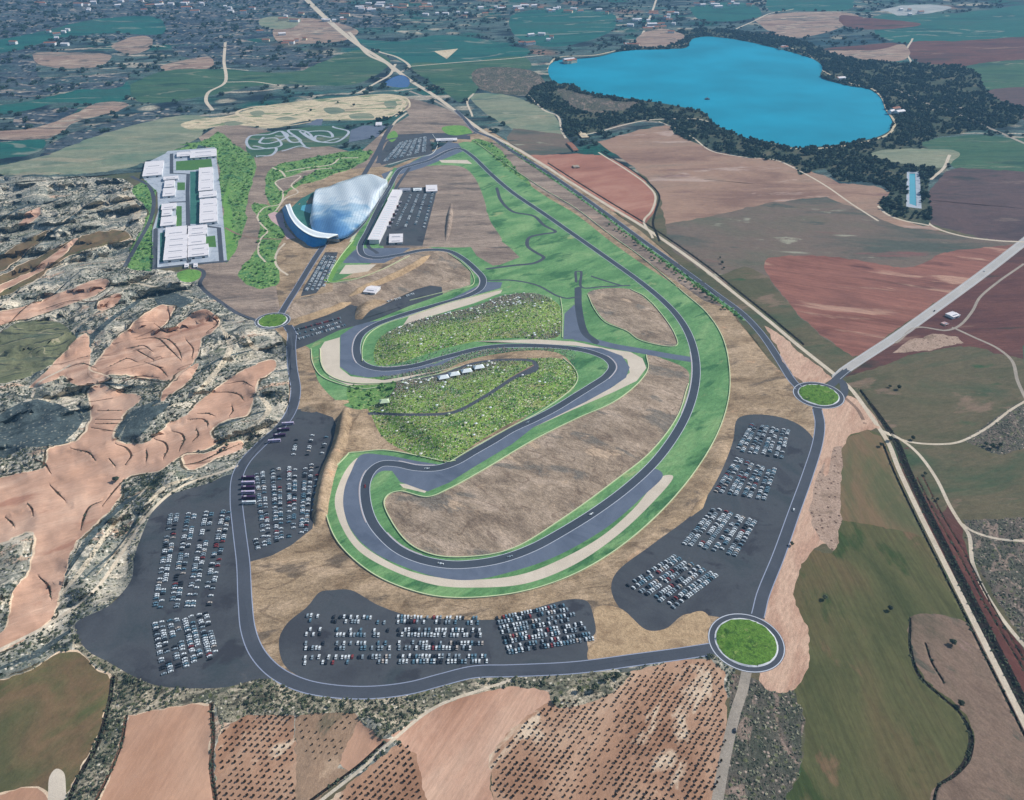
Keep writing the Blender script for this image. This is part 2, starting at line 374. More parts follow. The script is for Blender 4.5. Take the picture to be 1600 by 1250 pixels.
# --- far left strips
A('field', 'slate_far', [(-500,-20),(0,0),(300,-10),(560,10),(620,38),(520,45),(400,60),(250,70),(120,60),(0,95),(-500,120)], amp=3)
A('field', 'teal_field', [(0,62),(60,50),(150,30),(250,30),(258,50),(170,52),(90,60),(20,80),(-300,95)], amp=1)
A('field', 'tan_far', [(175,72),(205,58),(235,58),(235,75),(200,85)], amp=1)
A('field', 'tan_far', [(50,85),(110,82),(175,88),(160,102),(80,105),(55,98)], amp=1)
A('field', 'slate_far', [(265,62),(340,55),(420,70),(500,85),(560,100),(480,110),(380,100),(280,85)], amp=2)
A('field', 'tan_far', [(250,105),(300,92),(330,90),(332,102),(280,115)], amp=1)
A('field', 'green_field', [(250,112),(340,108),(460,112),(560,78),(610,95),(560,130),(420,132),(320,150),(220,160),(200,140)], amp=1)
A('field', 'tan_far', [(10,140),(60,132),(62,145),(15,150)], amp=1)
A('field', 'teal_field', [(-300,200),(0,165),(60,155),(140,136),(200,128),(205,150),(160,164),(100,160),(40,172),(-300,225)], amp=1)
A('field', 'slate_far', [(20,185),(80,170),(120,170),(90,190),(30,200)], amp=2)
A('field', 'tan_far', [(0,205),(60,198),(110,180),(155,160),(200,163),(180,175),(120,190),(80,215),(0,218),(-200,222)], amp=1)
A('field', 'teal_field', [(-300,232),(0,222),(70,220),(62,235),(0,248),(-300,262)], amp=1)
A('field', 'slate_far', [(70,232),(120,205),(170,190),(230,175),(300,165),(290,182),(220,198),(130,222),(60,245)], amp=2)
A('field', 'sage_field', [(-300,285),(0,258),(60,246),(130,220),(200,198),(290,180),(335,188),(310,215),(270,235),(200,262),(120,272),(0,274),(-300,300)], amp=1)
A('field', 'tan_far', [(430,35),(500,30),(560,50),(540,62),(480,68),(430,62)], amp=1)
A('field', 'sage_field', [(405,30),(470,30),(460,42),(410,42)], amp=1)
A('field', 'slate_far', [(0,95),(50,92),(60,120),(130,118),(200,118),(190,135),(120,140),(40,152),(-300,165),(-300,120)], amp=2)
# --- far centre / right fields
A('field', 'teal_field', [(555,62),(620,65),(680,55),(760,62),(800,75),(720,92),(640,100),(600,82)], amp=1)
A('field', 'teal_field', [(600,72),(760,68),(830,80),(800,95),(700,98),(636,100)], amp=1)
A('field', 'sand', [(678,80),(716,76),(698,92)], False)
A('field', 'green_field', [(640,102),(720,98),(820,90),(830,105),(760,120),(740,150),(720,160),(690,140)], amp=1)
A('field', 'teal_field', [(800,25),(900,15),(960,25),(960,45),(880,72),(830,68),(800,50)], amp=1)
A('field', 'teal_field', [(1080,12),(1180,8),(1190,22),(1160,32),(1090,28)], amp=1)
A('field', 'tan_far', [(1180,30),(1290,18),(1340,25),(1320,40),(1240,60),(1210,52)], amp=1)
A('field', 'teal_field', [(1200,-5),(1330,-8),(1330,12),(1240,16),(1200,14)], amp=1)
A('field', 'teal_field', [(1360,30),(1500,20),(1700,10),(1700,70),(1500,66),(1380,60)], amp=1)
A('field', 'dark_red_field', [(1310,25),(1360,28),(1440,38),(1380,46),(1320,40)], amp=1)
A('field', 'salt_flat', [(1376,17),(1400,10),(1440,7),(1470,8),(1488,12),(1470,17),(1440,22),(1400,24),(1388,18)])
A('field', 'dark_red_field', [(1280,78),(1330,72),(1410,70),(1420,85),(1370,95),(1300,84)], amp=1)
A('field', 'dark_red_field', [(1418,70),(1500,64),(1700,66),(1700,108),(1560,106),(1450,100),(1425,92)], amp=1)
A('field', 'green_field', [(1500,108),(1700,106),(1700,160),(1600,160),(1545,140)], amp=1)
A('field', 'purple_field', [(1535,145),(1700,150),(1700,205),(1580,180)], amp=1)
A('field', 'green_field', [(1440,225),(1500,212),(1600,216),(1700,224),(1700,272),(1600,268),(1490,262),(1470,240)], amp=1)
A('field', 'purple_field', [(1448,305),(1478,268),(1500,262),(1600,268),(1700,274),(1700,380),(1595,378),(1540,374),(1455,350)], False, amp=1)
# --- centre top
A('field', 'brown_flat', [(610,155),(660,158),(740,195),(735,215),(690,222),(600,205),(640,180)], amp=1)
A('field', 'sage_field', [(735,150),(800,150),(870,185),(880,210),(830,215),(780,190),(750,170)], amp=1)
A('field', 'dark_scrub', [(740,112),(790,105),(845,118),(850,140),(800,148),(745,135)], amp=1)
A('field', 'heath_field', [(800,200),(880,210),(905,235),(835,245),(790,225)], False, amp=1)
# --- right: big fields
A('field', 'pink_field', [(935,222),(1000,203),(1040,196),(1080,212),(1110,235),(1160,246),(1215,250),(1245,262),(1300,292),(1345,325),(1380,345),(1290,310),(1200,318),(1100,340),(1040,352),(1030,300),(1000,268)], False, amp=1)
A('field', 'pink_field', [(1245,262),(1290,275),(1310,286),(1365,290),(1392,300),(1372,322),(1400,342),(1440,350),(1455,352),(1480,360),(1440,362),(1390,352),(1345,325),(1300,292)], False, amp=1)
A('field', 'red_field', [(825,243),(900,240),(940,243),(975,258),(1005,278),(1025,305),(1025,330),(1008,350),(985,345),(945,322),(900,288),(860,262)], False, amp=.5)
A('field', 'heath_field', [(1040,350),(1100,340),(1200,317),(1290,307),(1345,328),(1400,353),(1470,362),(1560,376),(1600,378),(1560,405),(1480,458),(1400,515),(1330,560),(1200,500),(1130,445),(1050,390)], False, amp=1)
A('field', 'maroon_field', [(1195,408),(1260,400),(1330,404),(1420,418),(1475,395),(1560,385),(1590,382),(1480,460),(1400,515),(1335,556),(1292,530),(1252,495),(1222,460)], amp=.5)
A('field', 'olive_field', [(1125,430),(1165,415),(1200,432),(1222,462),(1252,497),(1292,532),(1335,558),(1312,585),(1250,545),(1200,505),(1150,462)], False, amp=1)
A('field', 'dark_red_field', [(1700,380),(1600,395),(1560,430),(1528,480),(1505,512),(1540,530),(1600,532),(1700,540)], False, amp=.5)
A('field', 'dark_red_field', [(1700,330),(1600,385),(1400,528),(1320,590),(1400,575),(1520,545),(1600,560),(1700,560)], False, amp=.5)
A('field', 'dark_red_field', [(1600,392),(1545,435),(1500,480),(1470,500),(1440,510),(1490,480),(1550,420)], False, amp=.5)
A('field', 'olive_field', [(1318,590),(1380,572),(1420,555),(1500,540),(1545,545),(1580,570),(1592,610),(1580,640),(1530,680),(1480,692),(1430,692),(1390,680),(1360,655)], False, amp=1)
A('field', 'green_field', [(1598,540),(1700,530),(1700,620),(1604,625)], False, amp=1)
A('field', 'dark_scrub', [(1508,690),(1545,660),(1590,630),(1700,600),(1700,700),(1600,700),(1560,712),(1525,705)], amp=2)
A('field', 'olive_field', [(1395,688),(1440,694),(1510,692),(1560,712),(1700,698),(1700,812),(1510,812),(1490,780),(1465,735),(1430,702)], False, amp=1)
A('field', 'dark_scrub', [(1505,812),(1700,805),(1700,1050),(1600,1000),(1565,950),(1525,880),(1512,840)], False, amp=3)
A('field', 'wheat_field', [(1316,690),(1350,672),(1375,678),(1400,740),(1440,830),(1480,905),(1512,970),(1600,1150),(1700,1500),(1200,1500),(1222,1255),(1250,1210),(1256,1120),(1240,1078),(1262,1030),(1262,985),(1230,940),(1262,860),(1300,862)], True, amp=.7)
A('field', 'tan_olive_field', [(1316,690),(1350,672),(1378,682),(1405,745),(1445,838),(1400,828),(1350,818),(1312,812)], False, amp=.7)
A('field', 'mauve_field', [(1424,965),(1500,967),(1530,990),(1570,1060),(1610,1125),(1700,1300),(1700,1500),(1440,1500),(1455,1240),(1475,1218),(1505,1195),(1520,1165),(1514,1125),(1480,1090),(1450,1065),(1426,1025)], amp=.7)
A('field', 'rust_field', [(1395,700),(1420,700),(1460,760),(1490,800),(1505,830),(1515,880),(1560,965),(1620,1040),(1700,1130),(1700,1300),(1625,1160),(1560,1040),(1510,945),(1460,845)], False, amp=.3)
A('field', 'olive_field', [(1395,700),(1430,704),(1462,748),(1482,790),(1470,800),(1440,770),(1420,750)], False, amp=.3)
# --- west hill country
A('badlands', 'badland', [(-500,290),(-300,278),(0,276),(120,276),(190,278),(225,300),(230,345),(200,395),(235,420),(300,425),(340,470),(405,500),(440,520),(452,560),(455,610),(440,660),(372,735),(300,770),(240,830),(215,905),(160,955),(118,990),(140,1020),(250,1070),(400,1065),(480,1085),(640,1085),(760,1055),(880,1050),(1010,1032),(1110,1018),(1150,1040),(1140,1090),(900,1110),(600,1200),(300,1300),(-500,1500)], False, amp=10)
A('scrub_slope', 'scrub', [(118,990),(160,960),(250,1050),(400,1050),(520,1078),(640,1078),(760,1045),(880,1045),(880,1075),(760,1090),(640,1125),(570,1170),(600,1130),(555,1115),(460,1118),(400,1125),(342,1130),(335,1100),(250,1108),(197,1118),(170,1250),(100,1260),(150,1160),(175,1060),(140,1030),(110,1010)], False, amp=4)
A('field', 'badland', [(0,330),(60,300),(160,285),(210,290),(222,320),(215,370),(150,380),(60,400),(0,420),(-300,450)], amp=12)
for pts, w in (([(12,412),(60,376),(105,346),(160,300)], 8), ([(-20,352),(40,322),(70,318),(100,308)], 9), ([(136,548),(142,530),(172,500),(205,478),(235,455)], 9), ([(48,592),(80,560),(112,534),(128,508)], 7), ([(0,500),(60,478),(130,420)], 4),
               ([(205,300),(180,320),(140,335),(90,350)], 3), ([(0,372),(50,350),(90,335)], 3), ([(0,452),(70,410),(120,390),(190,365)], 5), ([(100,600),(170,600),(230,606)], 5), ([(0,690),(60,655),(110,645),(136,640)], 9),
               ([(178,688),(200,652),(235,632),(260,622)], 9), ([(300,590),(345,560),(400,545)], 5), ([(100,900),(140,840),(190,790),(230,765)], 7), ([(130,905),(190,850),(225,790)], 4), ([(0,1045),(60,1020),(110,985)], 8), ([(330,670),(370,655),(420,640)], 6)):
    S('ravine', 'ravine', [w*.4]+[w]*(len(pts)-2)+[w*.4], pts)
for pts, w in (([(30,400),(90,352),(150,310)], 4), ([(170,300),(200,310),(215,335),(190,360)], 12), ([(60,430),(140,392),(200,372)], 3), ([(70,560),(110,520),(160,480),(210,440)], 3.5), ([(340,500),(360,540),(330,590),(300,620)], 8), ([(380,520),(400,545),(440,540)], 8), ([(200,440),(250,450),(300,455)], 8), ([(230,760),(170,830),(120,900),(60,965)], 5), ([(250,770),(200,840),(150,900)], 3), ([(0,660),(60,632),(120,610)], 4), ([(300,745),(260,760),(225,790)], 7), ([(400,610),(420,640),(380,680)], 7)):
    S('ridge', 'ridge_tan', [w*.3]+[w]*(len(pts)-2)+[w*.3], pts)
A('field', 'ravine', [(240,455),(285,462),(300,472),(280,480),(250,478)], amp=6)
A('field', 'ravine', [(205,650),(235,636),(270,630),(240,655),(215,684),(190,690)], amp=6)
A('field', 'ravine', [(12,640),(60,625),(110,640),(132,650),(100,690),(40,700),(0,715),(-30,680)], amp=8)
A('field', 'moss_field', [(0,430),(70,395),(140,365),(190,360),(205,370),(160,385),(110,400),(50,440),(0,465),(-100,480)], amp=4)
A('field', 'moss_field', [(0,400),(50,370),(80,360),(40,395),(0,425),(-80,440)], amp=4)
A('field', 'moss_terrace', [(0,520),(50,500),(110,515),(118,545),(60,580),(0,600),(-100,600)], amp=7)
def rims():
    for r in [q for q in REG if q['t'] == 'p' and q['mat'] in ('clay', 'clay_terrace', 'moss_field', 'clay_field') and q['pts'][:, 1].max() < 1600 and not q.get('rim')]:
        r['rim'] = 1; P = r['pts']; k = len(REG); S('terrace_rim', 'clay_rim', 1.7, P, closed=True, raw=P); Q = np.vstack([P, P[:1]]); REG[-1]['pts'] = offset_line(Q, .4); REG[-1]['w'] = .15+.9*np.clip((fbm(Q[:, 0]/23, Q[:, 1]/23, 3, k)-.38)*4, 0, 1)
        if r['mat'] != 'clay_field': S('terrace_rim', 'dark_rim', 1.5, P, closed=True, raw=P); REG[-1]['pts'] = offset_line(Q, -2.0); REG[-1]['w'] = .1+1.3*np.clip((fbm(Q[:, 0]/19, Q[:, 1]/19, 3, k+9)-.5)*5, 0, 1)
A('terrace', 'clay_terrace', [(30,352),(45,330),(66,325),(62,338),(42,352)], amp=3)
A('terrace', 'clay_terrace', [(-60,478),(0,445),(45,425),(85,395),(120,372),(108,392),(60,425),(10,452),(-60,495)], amp=4)
A('terrace', 'clay_terrace', [(-60,505),(0,488),(50,475),(105,452),(160,436),(172,440),(150,462),(110,475),(50,495),(0,508),(-60,520)], amp=4)
A('terrace', 'clay_terrace', [(150,478),(185,458),(188,465),(172,482),(155,486)], amp=4)
A('terrace', 'clay_terrace', [(45,604),(75,578),(105,545),(134,520),(142,545),(140,575),(170,592),(120,602),(100,588),(80,596)], amp=5)
A('terrace', 'clay_terrace', [(245,480),(272,478),(264,500),(248,514),(275,510),(302,488),(325,484),(343,503),(332,518),(315,528),(312,550),(292,575),(268,594),(230,590),(180,585),(148,590),(140,578),(152,562),(172,538),(200,512)], amp=6)
A('terrace', 'clay_terrace', [(255,612),(285,580),(308,568),(300,590),(270,615),(250,628)], amp=5)
A('terrace', 'clay', [(-40,770),(0,748),(35,738),(68,730),(78,700),(120,688),(136,668),(142,640),(138,608),(160,600),(185,612),(222,620),(200,642),(176,682),(190,690),(232,690),(262,664),(300,640),(335,608),(368,584),(398,570),(425,562),(432,572),(402,600),(396,625),(384,648),(348,660),(326,676),(340,690),(325,700),(292,708),(250,735),(196,748),(188,772),(172,798),(130,838),(108,872),(98,915),(85,960),(40,1000),(0,1018),(-60,1040),(-60,1020),(5,985),(20,925),(45,890),(50,832),(0,850),(-40,860)], amp=4)
A('terrace', 'clay_terrace', [(285,712),(330,705),(360,690),(378,690),(380,700),(340,715),(300,735),(288,728)], amp=2)
A('field', 'moss_field', [(-60,1070),(0,1062),(50,1045),(95,1018),(130,1022),(150,1045),(174,1055),(172,1090),(150,1160),(118,1220),(90,1270),(60,1400),(-100,1500),(-100,1200)], amp=2)
A('field', 'clay_field', [(-60,1250),(0,1238),(60,1230),(74,1240),(72,1400),(-60,1400)], amp=1)
A('field', 'clay_field', [(200,1118),(250,1107),(310,1098),(334,1102),(330,1150),(330,1200),(340,1260),(350,1500),(50,1500),(150,1260),(182,1180)], False, amp=1)
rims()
A('orchard_ground', 'orchard_soil', [(345,1140),(385,1118),(460,1118),(462,1180),(466,1260),(480,1500),(345,1500),(338,1260),(336,1170)], False, amp=.8)
A('field', 'sparse_soil', [(462,1120),(500,1114),(555,1114),(560,1125),(545,1165),(528,1200),(550,1205),(500,1245),(480,1500),(462,1260)], False, amp=.8)
A('field', 'clay_field', [(560,1125),(590,1152),(612,1155),(545,1208),(530,1192)], False, amp=.8)
A('orchard_ground', 'orchard_soil', [(630,1155),(655,1175),(660,1210),(690,1300),(700,1500),(300,1500),(505,1258),(570,1205)], False, amp=.8)
A('field', 'clay_furrow', [(612,1150),(665,1112),(720,1090),(800,1072),(850,1078),(868,1088),(838,1112),(800,1140),(770,1180),(765,1220),(775,1300),(800,1500),(700,1500),(670,1260),(650,1180)], False, amp=.8)
A('orchard_ground', 'orchard_soil', [(868,1088),(920,1096),(985,1050),(1060,1030),(1110,1030),(1132,1050),(1134,1100),(1138,1150),(1120,1260),(1100,1500),(800,1500),(770,1260),(765,1180),(800,1138)], False, amp=.8)
A('scrub_slope', 'scrub', [(860,1075),(880,1055),(960,1050),(985,1052),(960,1080),(920,1098),(870,1105),(860,1095)], amp=1.5)
A('scrub_slope', 'dark_scrub', [(1140,1050),(1240,1075),(1256,1120),(1252,1200),(1225,1255),(1200,1500),(1080,1500),(1125,1250),(1142,1150)], False, amp=2)
A('dirt_verge', 'pale_pink_dirt', [(1215,640),(1330,620),(1372,665),(1330,680),(1316,700),(1310,760),(1312,830),(1304,860),(1290,850),(1268,860),(1240,930),(1262,985),(1264,1030),(1245,1075),(1195,1075),(1190,900),(1260,740)], True, amp=.4)
A('dirt_verge', 'rubble_dirt', [(1300,700),(1314,698),(1313,770),(1312,830),(1303,860),(1288,848),(1268,820),(1270,770)], amp=.4)

# ---------------------------------------------------------------- the circuit platform
A('earthworks', 'dirt', [(610,262),(760,200),(860,262),(1000,360),(1130,470),(1200,560),(1240,600),(1290,660),(1260,760),(1200,940),(1180,980),(1115,1010),(880,1048),(740,1050),(600,1084),(470,1072),(400,1030),(382,940),(376,870),(372,740),(450,650),(455,540),(410,495),(340,440),(350,300),(380,215),(520,250)], False, amp=2.0)
A('earthworks', 'brown_flat', [(350,190),(400,200),(560,240),(600,205),(640,180),(690,205),(600,260),(480,270),(420,300),(410,380),(420,450),(380,470),(330,440),(330,240),(310,215)], False, amp=.6)
A('earthworks', 'brown_flat', [(740,215),(780,225),(900,300),(1000,372),(1060,420),(1130,480),(1100,470),(1000,400),(900,330),(800,270)], False, amp=.8)
A('earthworks', 'brown_flat', [(296,418),(352,405),(430,440),(440,500),(405,505),(370,490),(340,468),(316,446)], False, amp=.5)
A('green_belt', 'green_belt', [(312,222),(345,208),(365,225),(400,250),(390,300),(378,370),(352,410),(356,350),(342,300),(335,235),(280,225)], amp=2)
A('green_belt', 'green_belt', [(420,265),(470,250),(560,235),(582,238),(560,258),(500,280),(450,300),(432,330),(415,300)], amp=1.5)
A('earthworks', 'brown_flat', [(432,285),(455,275),(500,262),(470,280),(440,300)], amp=.5)
A('green_belt', 'green_belt', [(395,320),(430,325),(445,355),(440,375),(432,400),(436,440),(400,450),(372,428),(400,390),(405,350)], amp=1)
A('green_belt', 'green_belt', [(205,300),(228,280),(245,262),(262,240),(310,225),(300,240),(262,262),(245,300),(240,360),(238,420),(196,415),(215,370),(232,330)], amp=1)
A('green_belt', 'lime_grass', [(355,285),(362,340),(368,390),(352,408),(348,350)], amp=.5)
A('green_belt', 'green_belt', [(738,218),(770,225),(805,262),(830,290),(820,300),(780,275),(745,240)], amp=1)
# industrial estate
A('pavement', 'concrete', [(228,255),(258,240),(262,236),(336,230),(345,300),(355,408),(300,412),(238,420),(238,360),(247,330),(246,300),(225,280)], False)
A('lawn', 'court_grass', [(275,252),(330,248),(332,262),(300,266),(275,266)], False)
A('lawn', 'teal_lawn_shade', [(297,268),(312,268),(312,350),(297,350)], False)  # lawn strip coloured darker to hold the shadow west of the warehouses
A('lawn', 'court_grass', [(277,285),(289,285),(289,297),(277,297)], False)
A('lawn', 'court_grass', [(275,322),(284,322),(284,354),(275,354)], False)
A('lawn', 'teal_lawn_shade', [(250,320),(254,320),(252,356),(244,356)], False)
A('lawn', 'teal_lawn_shade', [(250,364),(260,362),(260,408),(250,410)], False)  # again lawn plus painted building shadow
A('lawn', 'court_grass', [(319,370),(336,368),(338,386),(320,386)], False)
S('road', 'road_asphalt', 7, [(268,240),(268,270),(294,272),(293,300),(294,350),(295,409)], raw=np.array([(268,240),(268,271),(294,272),(293,300),(294,350),(295,409)], float))
S('road', 'road_asphalt', 6, [(267,316),(293,315)])
S('road', 'road_asphalt', 7, [(243,358),(242,420)])
S('road', 'road_asphalt', 7, [(325,354),(342,356),(346,408)], raw=np.array([(325,354),(342,356),(346,408)], float))
S('road', 'road_asphalt', 7, [(238,420),(300,413),(356,408)])
S('road', 'road_asphalt', 7, [(205,275),(232,290),(240,310),(236,340),(215,380),(196,415)])
A('lawn', 'lime_grass', [(276,428),(296,421),(314,425),(312,434),(296,441),(280,437)])
S('road', 'road_asphalt', 6, [(300,416),(318,424),(318,432),(312,442),(322,456),(342,470),(372,490),(404,502)])
S('path', 'brown_track', 4, [(352,356),(372,366),(400,372),(440,374)])
# motocross and kart tracks
A('motocross_ground', 'motocross', [(282,195),(300,188),(360,180),(400,168),(470,158),(560,150),(610,147),(638,155),(632,170),(600,185),(520,188),(470,190),(430,200),(360,195),(300,203)], amp=1.5)
S('dirt_track', 'sand', 9, [(290,198),(330,188),(380,178),(440,182),(480,172),(520,160),(580,152),(620,152),(632,160),(615,172),(570,180),(520,176),(480,184),(440,194),(400,190),(370,176),(410,166),(450,172),(500,166),(560,165),(600,160)])
A('lawn', 'sage_field', [(430, 186), (450, 182), (462, 186), (445, 190)])
A('lawn', 'sage_field', [(505, 170), (530, 168), (540, 174), (515, 178)])
A('lawn', 'sage_field', [(545, 180), (580, 178), (585, 184), (550, 186)])
A('lawn', 'sage_field', [(600, 160), (618, 158), (620, 166), (604, 168)])
A('lawn', 'sage_field', [(390, 176), (410, 173), (414, 178), (396, 181)])
A('lawn', 'sage_field', [(350, 192), (372, 188), (380, 193), (356, 196)])
A('lawn', 'green_field', [(390,215),(430,205),(540,200),(548,215),(530,226),(450,232),(400,246),(385,235)])
S('kart_track', 'concrete', 6, [(402,244),(425,242),(432,232),(392,232),(385,222),(390,213),(420,210),(440,205),(450,212),(420,224),(405,222),(412,214)])
S('kart_track', 'concrete', 6, [(440,205),(455,222),(470,220),(450,204),(480,206),(490,218),(484,214),(475,208),(515,206),(520,214),(494,212),(492,218),(525,222),(545,206),(520,198)])
for k_, q_ in enumerate([[(300,197),(350,190),(400,186),(450,188),(500,184),(560,186),(610,182),(628,168),(600,166),(540,170)], [(380,172),(440,168),(480,164),(530,154),(590,148),(636,154),(640,166),(618,182)], [(470,186),(520,182),(560,176),(600,174)], [(340,183),(400,194),(450,196),(490,190)], [(500,160),(540,164),(580,158),(610,156)], [(410,182),(450,176),(480,180)]]):
    S('dirt_track', 'sand', 5, q_)
for q_ in ([(395,228),(420,232),(440,226),(432,216),(410,216)], [(468,205),(480,214),(500,222),(530,216)], [(440,236),(470,228),(485,232)], [(430,212),(462,214),(476,228)]):
    S('kart_track', 'concrete', 5, q_)
for q_ in ([(446,268),(480,262),(520,256),(530,248),(560,246)], [(470,268),(500,264),(524,262)], [(426,262),(440,268),(446,276)]):
    S('path', 'pale_track', 4, q_)
A('parking_lot', 'runoff_asphalt', [(548,203),(568,196),(604,196),(590,214),(545,222)], False)
A('parking_lot', 'runoff_asphalt', [(478,195),(495,186),(505,186),(502,196)], False)
S('path', 'pale_track', 6, [(596,212),(608,204),(618,190),(636,176)])
# paths in the west gardens
S('path', 'pale_track', 3, [(415,410),(404,396),(408,372),(418,362),(408,350),(402,340),(412,325),(438,318),(442,300),(430,285),(470,275),(455,290),(466,300),(446,310),(430,330)])
S('path', 'pale_track', 3.5, [(445,380),(434,392),(430,408),(436,420),(450,430)])
A('plaza', 'pink_paving', [(418,335),(428,331),(441,333),(446,355),(462,372),(448,374),(442,358),(424,345)], False)

# green surround of the circuit
A('grass_verge', 'race_grass', [(735,222),(790,262),(850,305),(900,335),(955,378),(1000,410),(1060,450),(1105,490),(1130,530),(1140,580),(1138,625),(1120,680),(1080,745),(1020,812),(950,868),(880,905),(800,928),(700,934),(640,922),(580,895),(530,850),(512,812),(506,772),(512,745),(545,708),(590,700),(640,708),(700,722),(760,690),(840,640),(900,600),(880,555),(740,560),(560,640),(500,600),(484,545),(470,535),(560,495),(640,455),(700,430),(690,395),(640,385),(520,440),(505,435),(545,385),(600,300),(640,255),(700,230)], amp=.3)
A('infield', 'infield', [(640,395),(700,392),(735,425),(735,445),(640,475),(560,500),(540,480),(450,500),(440,480),(470,465),(520,455),(520,440),(580,430)], False, amp=1.2)
A('infield', 'infield', [(1010,555),(1040,562),(1075,580),(1076,600),(1060,648),(1018,705),(960,752),(880,810),(800,858),(740,870),(680,868),(640,850),(612,815),(600,785),(606,774),(625,768),(668,777),(700,765),(760,732),(830,690),(900,655),(960,628),(1000,596),(1013,575)], amp=1.0)
A('infield', 'infield', [(918,458),(985,452),(1010,468),(1040,500),(1058,530),(1055,540),(1000,530),(975,515),(945,500),(928,478)], amp=.8)
A('infield', 'brown_flat', [(735,385),(785,378),(815,400),(800,412),(770,415),(745,400)], False, amp=.5)
A('infield', 'dirt', [(562,645),(590,640),(620,690),(660,712),(600,702),(545,706),(520,730),(520,700)], False, amp=.6)
A('earthworks', 'brown_flat', [(622,268),(650,262),(690,258),(725,262),(742,278),(756,310),(766,345),(784,378),(735,386),(660,386),(640,388),(600,388),(612,330),(616,293)], True, amp=.8)
A('grass_verge', 'race_grass', [(760,290),(785,300),(830,340),(900,375),(960,425),(990,448),(920,452),(880,470),(850,452),(790,442),(765,435),(770,418),(812,402),(785,375),(760,330)], False, amp=.3)
A('knoll', 'knoll_grass', [(584,560),(592,530),(640,505),(740,480),(790,462),(840,460),(872,475),(878,500),(872,526),(800,528),(740,534),(670,552),(620,568),(590,570)], amp=.6)
A('knoll', 'knoll_grass', [(545,605),(590,592),(680,590),(740,570),(830,560),(880,562),(900,580),(898,600),(850,636),(790,665),(740,695),(700,722),(660,715),(600,685),(575,640)], amp=.6)
A('knoll', 'green_belt', [(545,600),(600,590),(620,600),(600,625),(560,640),(545,630)], amp=.6)
S('path', 'brown_track', 3.5, [(575,646),(640,647),(700,645),(720,640),(760,618),(800,590),(835,570)])
S('path', 'road_asphalt', 5.5, [(838,572),(800,592),(760,618),(720,640),(700,646),(640,648),(578,646)])
S('path', 'road_asphalt', 6, [(600,594),(650,592),(690,586),(740,568),(800,562),(835,566),(838,576),(800,592)])
# gravel traps
A('gravel_trap', 'gravel_trap', [(500,545),(507,534),(531,527),(531,575),(548,588),(600,594),(680,580),(720,572),(600,600),(545,602),(515,590),(502,570)], False)
A('gravel_trap', 'gravel_trap', [(560,715),(562,720),(545,748),(538,785),(542,815),(560,845),(590,868),(640,892),(700,904),(760,905),(820,896),(880,872),(940,838),(990,795),(1035,744),(1052,744),(1010,795),(950,848),(890,886),(820,912),(740,918),(680,914),(610,890),(560,860),(535,825),(523,785),(530,755),(545,728)])
A('gravel_trap', 'gravel_trap', [(740,533),(840,530),(900,534),(950,545),(985,550),(1004,560),(1010,575),(995,595),(960,612),(900,638),(833,668),(900,632),(960,603),(984,582),(980,562),(950,548),(900,540),(820,536)], False)
A('gravel_trap', 'gravel_trap', [(530,428),(540,414),(588,413),(575,424),(545,428)], False)
A('gravel_trap', 'gravel_trap', [(640,493),(700,474),(760,458),(785,453),(782,458),(740,474),(680,492),(630,508)], False)
A('gravel_trap', 'gravel_trap', [(624,756),(634,756),(667,766),(664,770),(630,762)], False)
# paved run-off
A('run_off', 'runoff_asphalt', [(532,524),(560,505),(600,500),(570,520),(556,545),(560,570),(600,578),(680,568),(740,545),(690,570),(620,586),(575,590),(548,585),(531,573)], False)
A('run_off', 'runoff_asphalt', [(564,711),(600,711),(650,720),(700,730),(640,738),(592,738),(575,770),(585,815),(620,855),(690,880),(780,874),(880,828),(980,760),(1022,732),(1036,742),(1005,775),(960,815),(920,842),(860,873),(800,893),(740,906),(690,903),(630,885),(580,860),(550,830),(537,795),(538,765),(548,738)])
A('run_off', 'runoff_asphalt', [(612,735),(625,753),(668,768),(702,754),(740,730),(800,694),(833,668),(870,650),(915,628),(955,606),(978,590),(984,574),(972,556),(940,544),(900,541),(900,545),(932,553),(950,562),(957,573),(948,587),(926,602),(902,617),(868,638),(833,656),(800,671),(770,689),(740,706),(712,722),(684,731),(650,731)], False)
A('run_off', 'runoff_asphalt', [(540,398),(560,388),(642,387),(618,402),(600,411),(536,411)], False)
A('run_off', 'runoff_asphalt', [(690,474),(760,440),(785,441),(782,450),(730,464),(640,494),(600,503),(640,488)], False)
A('run_off', 'runoff_asphalt', [(880,530),(882,490),(897,476),(906,488),(914,530)], False)
A('run_off', 'runoff_asphalt', [(686,232),(700,222),(716,224),(724,236),(700,246),(660,262),(600,280),(596,272),(640,255)], False)
A('gravel_trap', 'gravel_trap', [(686,250),(730,250),(738,256),(690,254)], False)
S('link_track', 'runoff_asphalt', 13, [(898,528),(915,530),(960,541),(1000,548),(1050,557),(1082,562)])
S('link_track', 'track_asphalt', 10, [(903,450),(904,480),(914,520),(930,534)])
S('service_road', 'road_asphalt', 4, [(758,438),(800,438),(840,446),(870,462),(885,466),(905,464)])
S('service_road', 'road_asphalt', 4, [(908,424),(908,448),(940,448),(985,446)])
S('service_road', 'road_asphalt', 4, [(908,424),(900,424),(900,440)])
S('service_road', 'road_asphalt', 4, [(925,432),(950,440),(970,446)])
S('service_road', 'road_asphalt', 6, [(776,294),(782,312),(800,330),(835,338),(850,352),(868,362),(846,366),(826,372),(824,384),(840,396),(850,402),(838,410),(800,415),(762,420)])
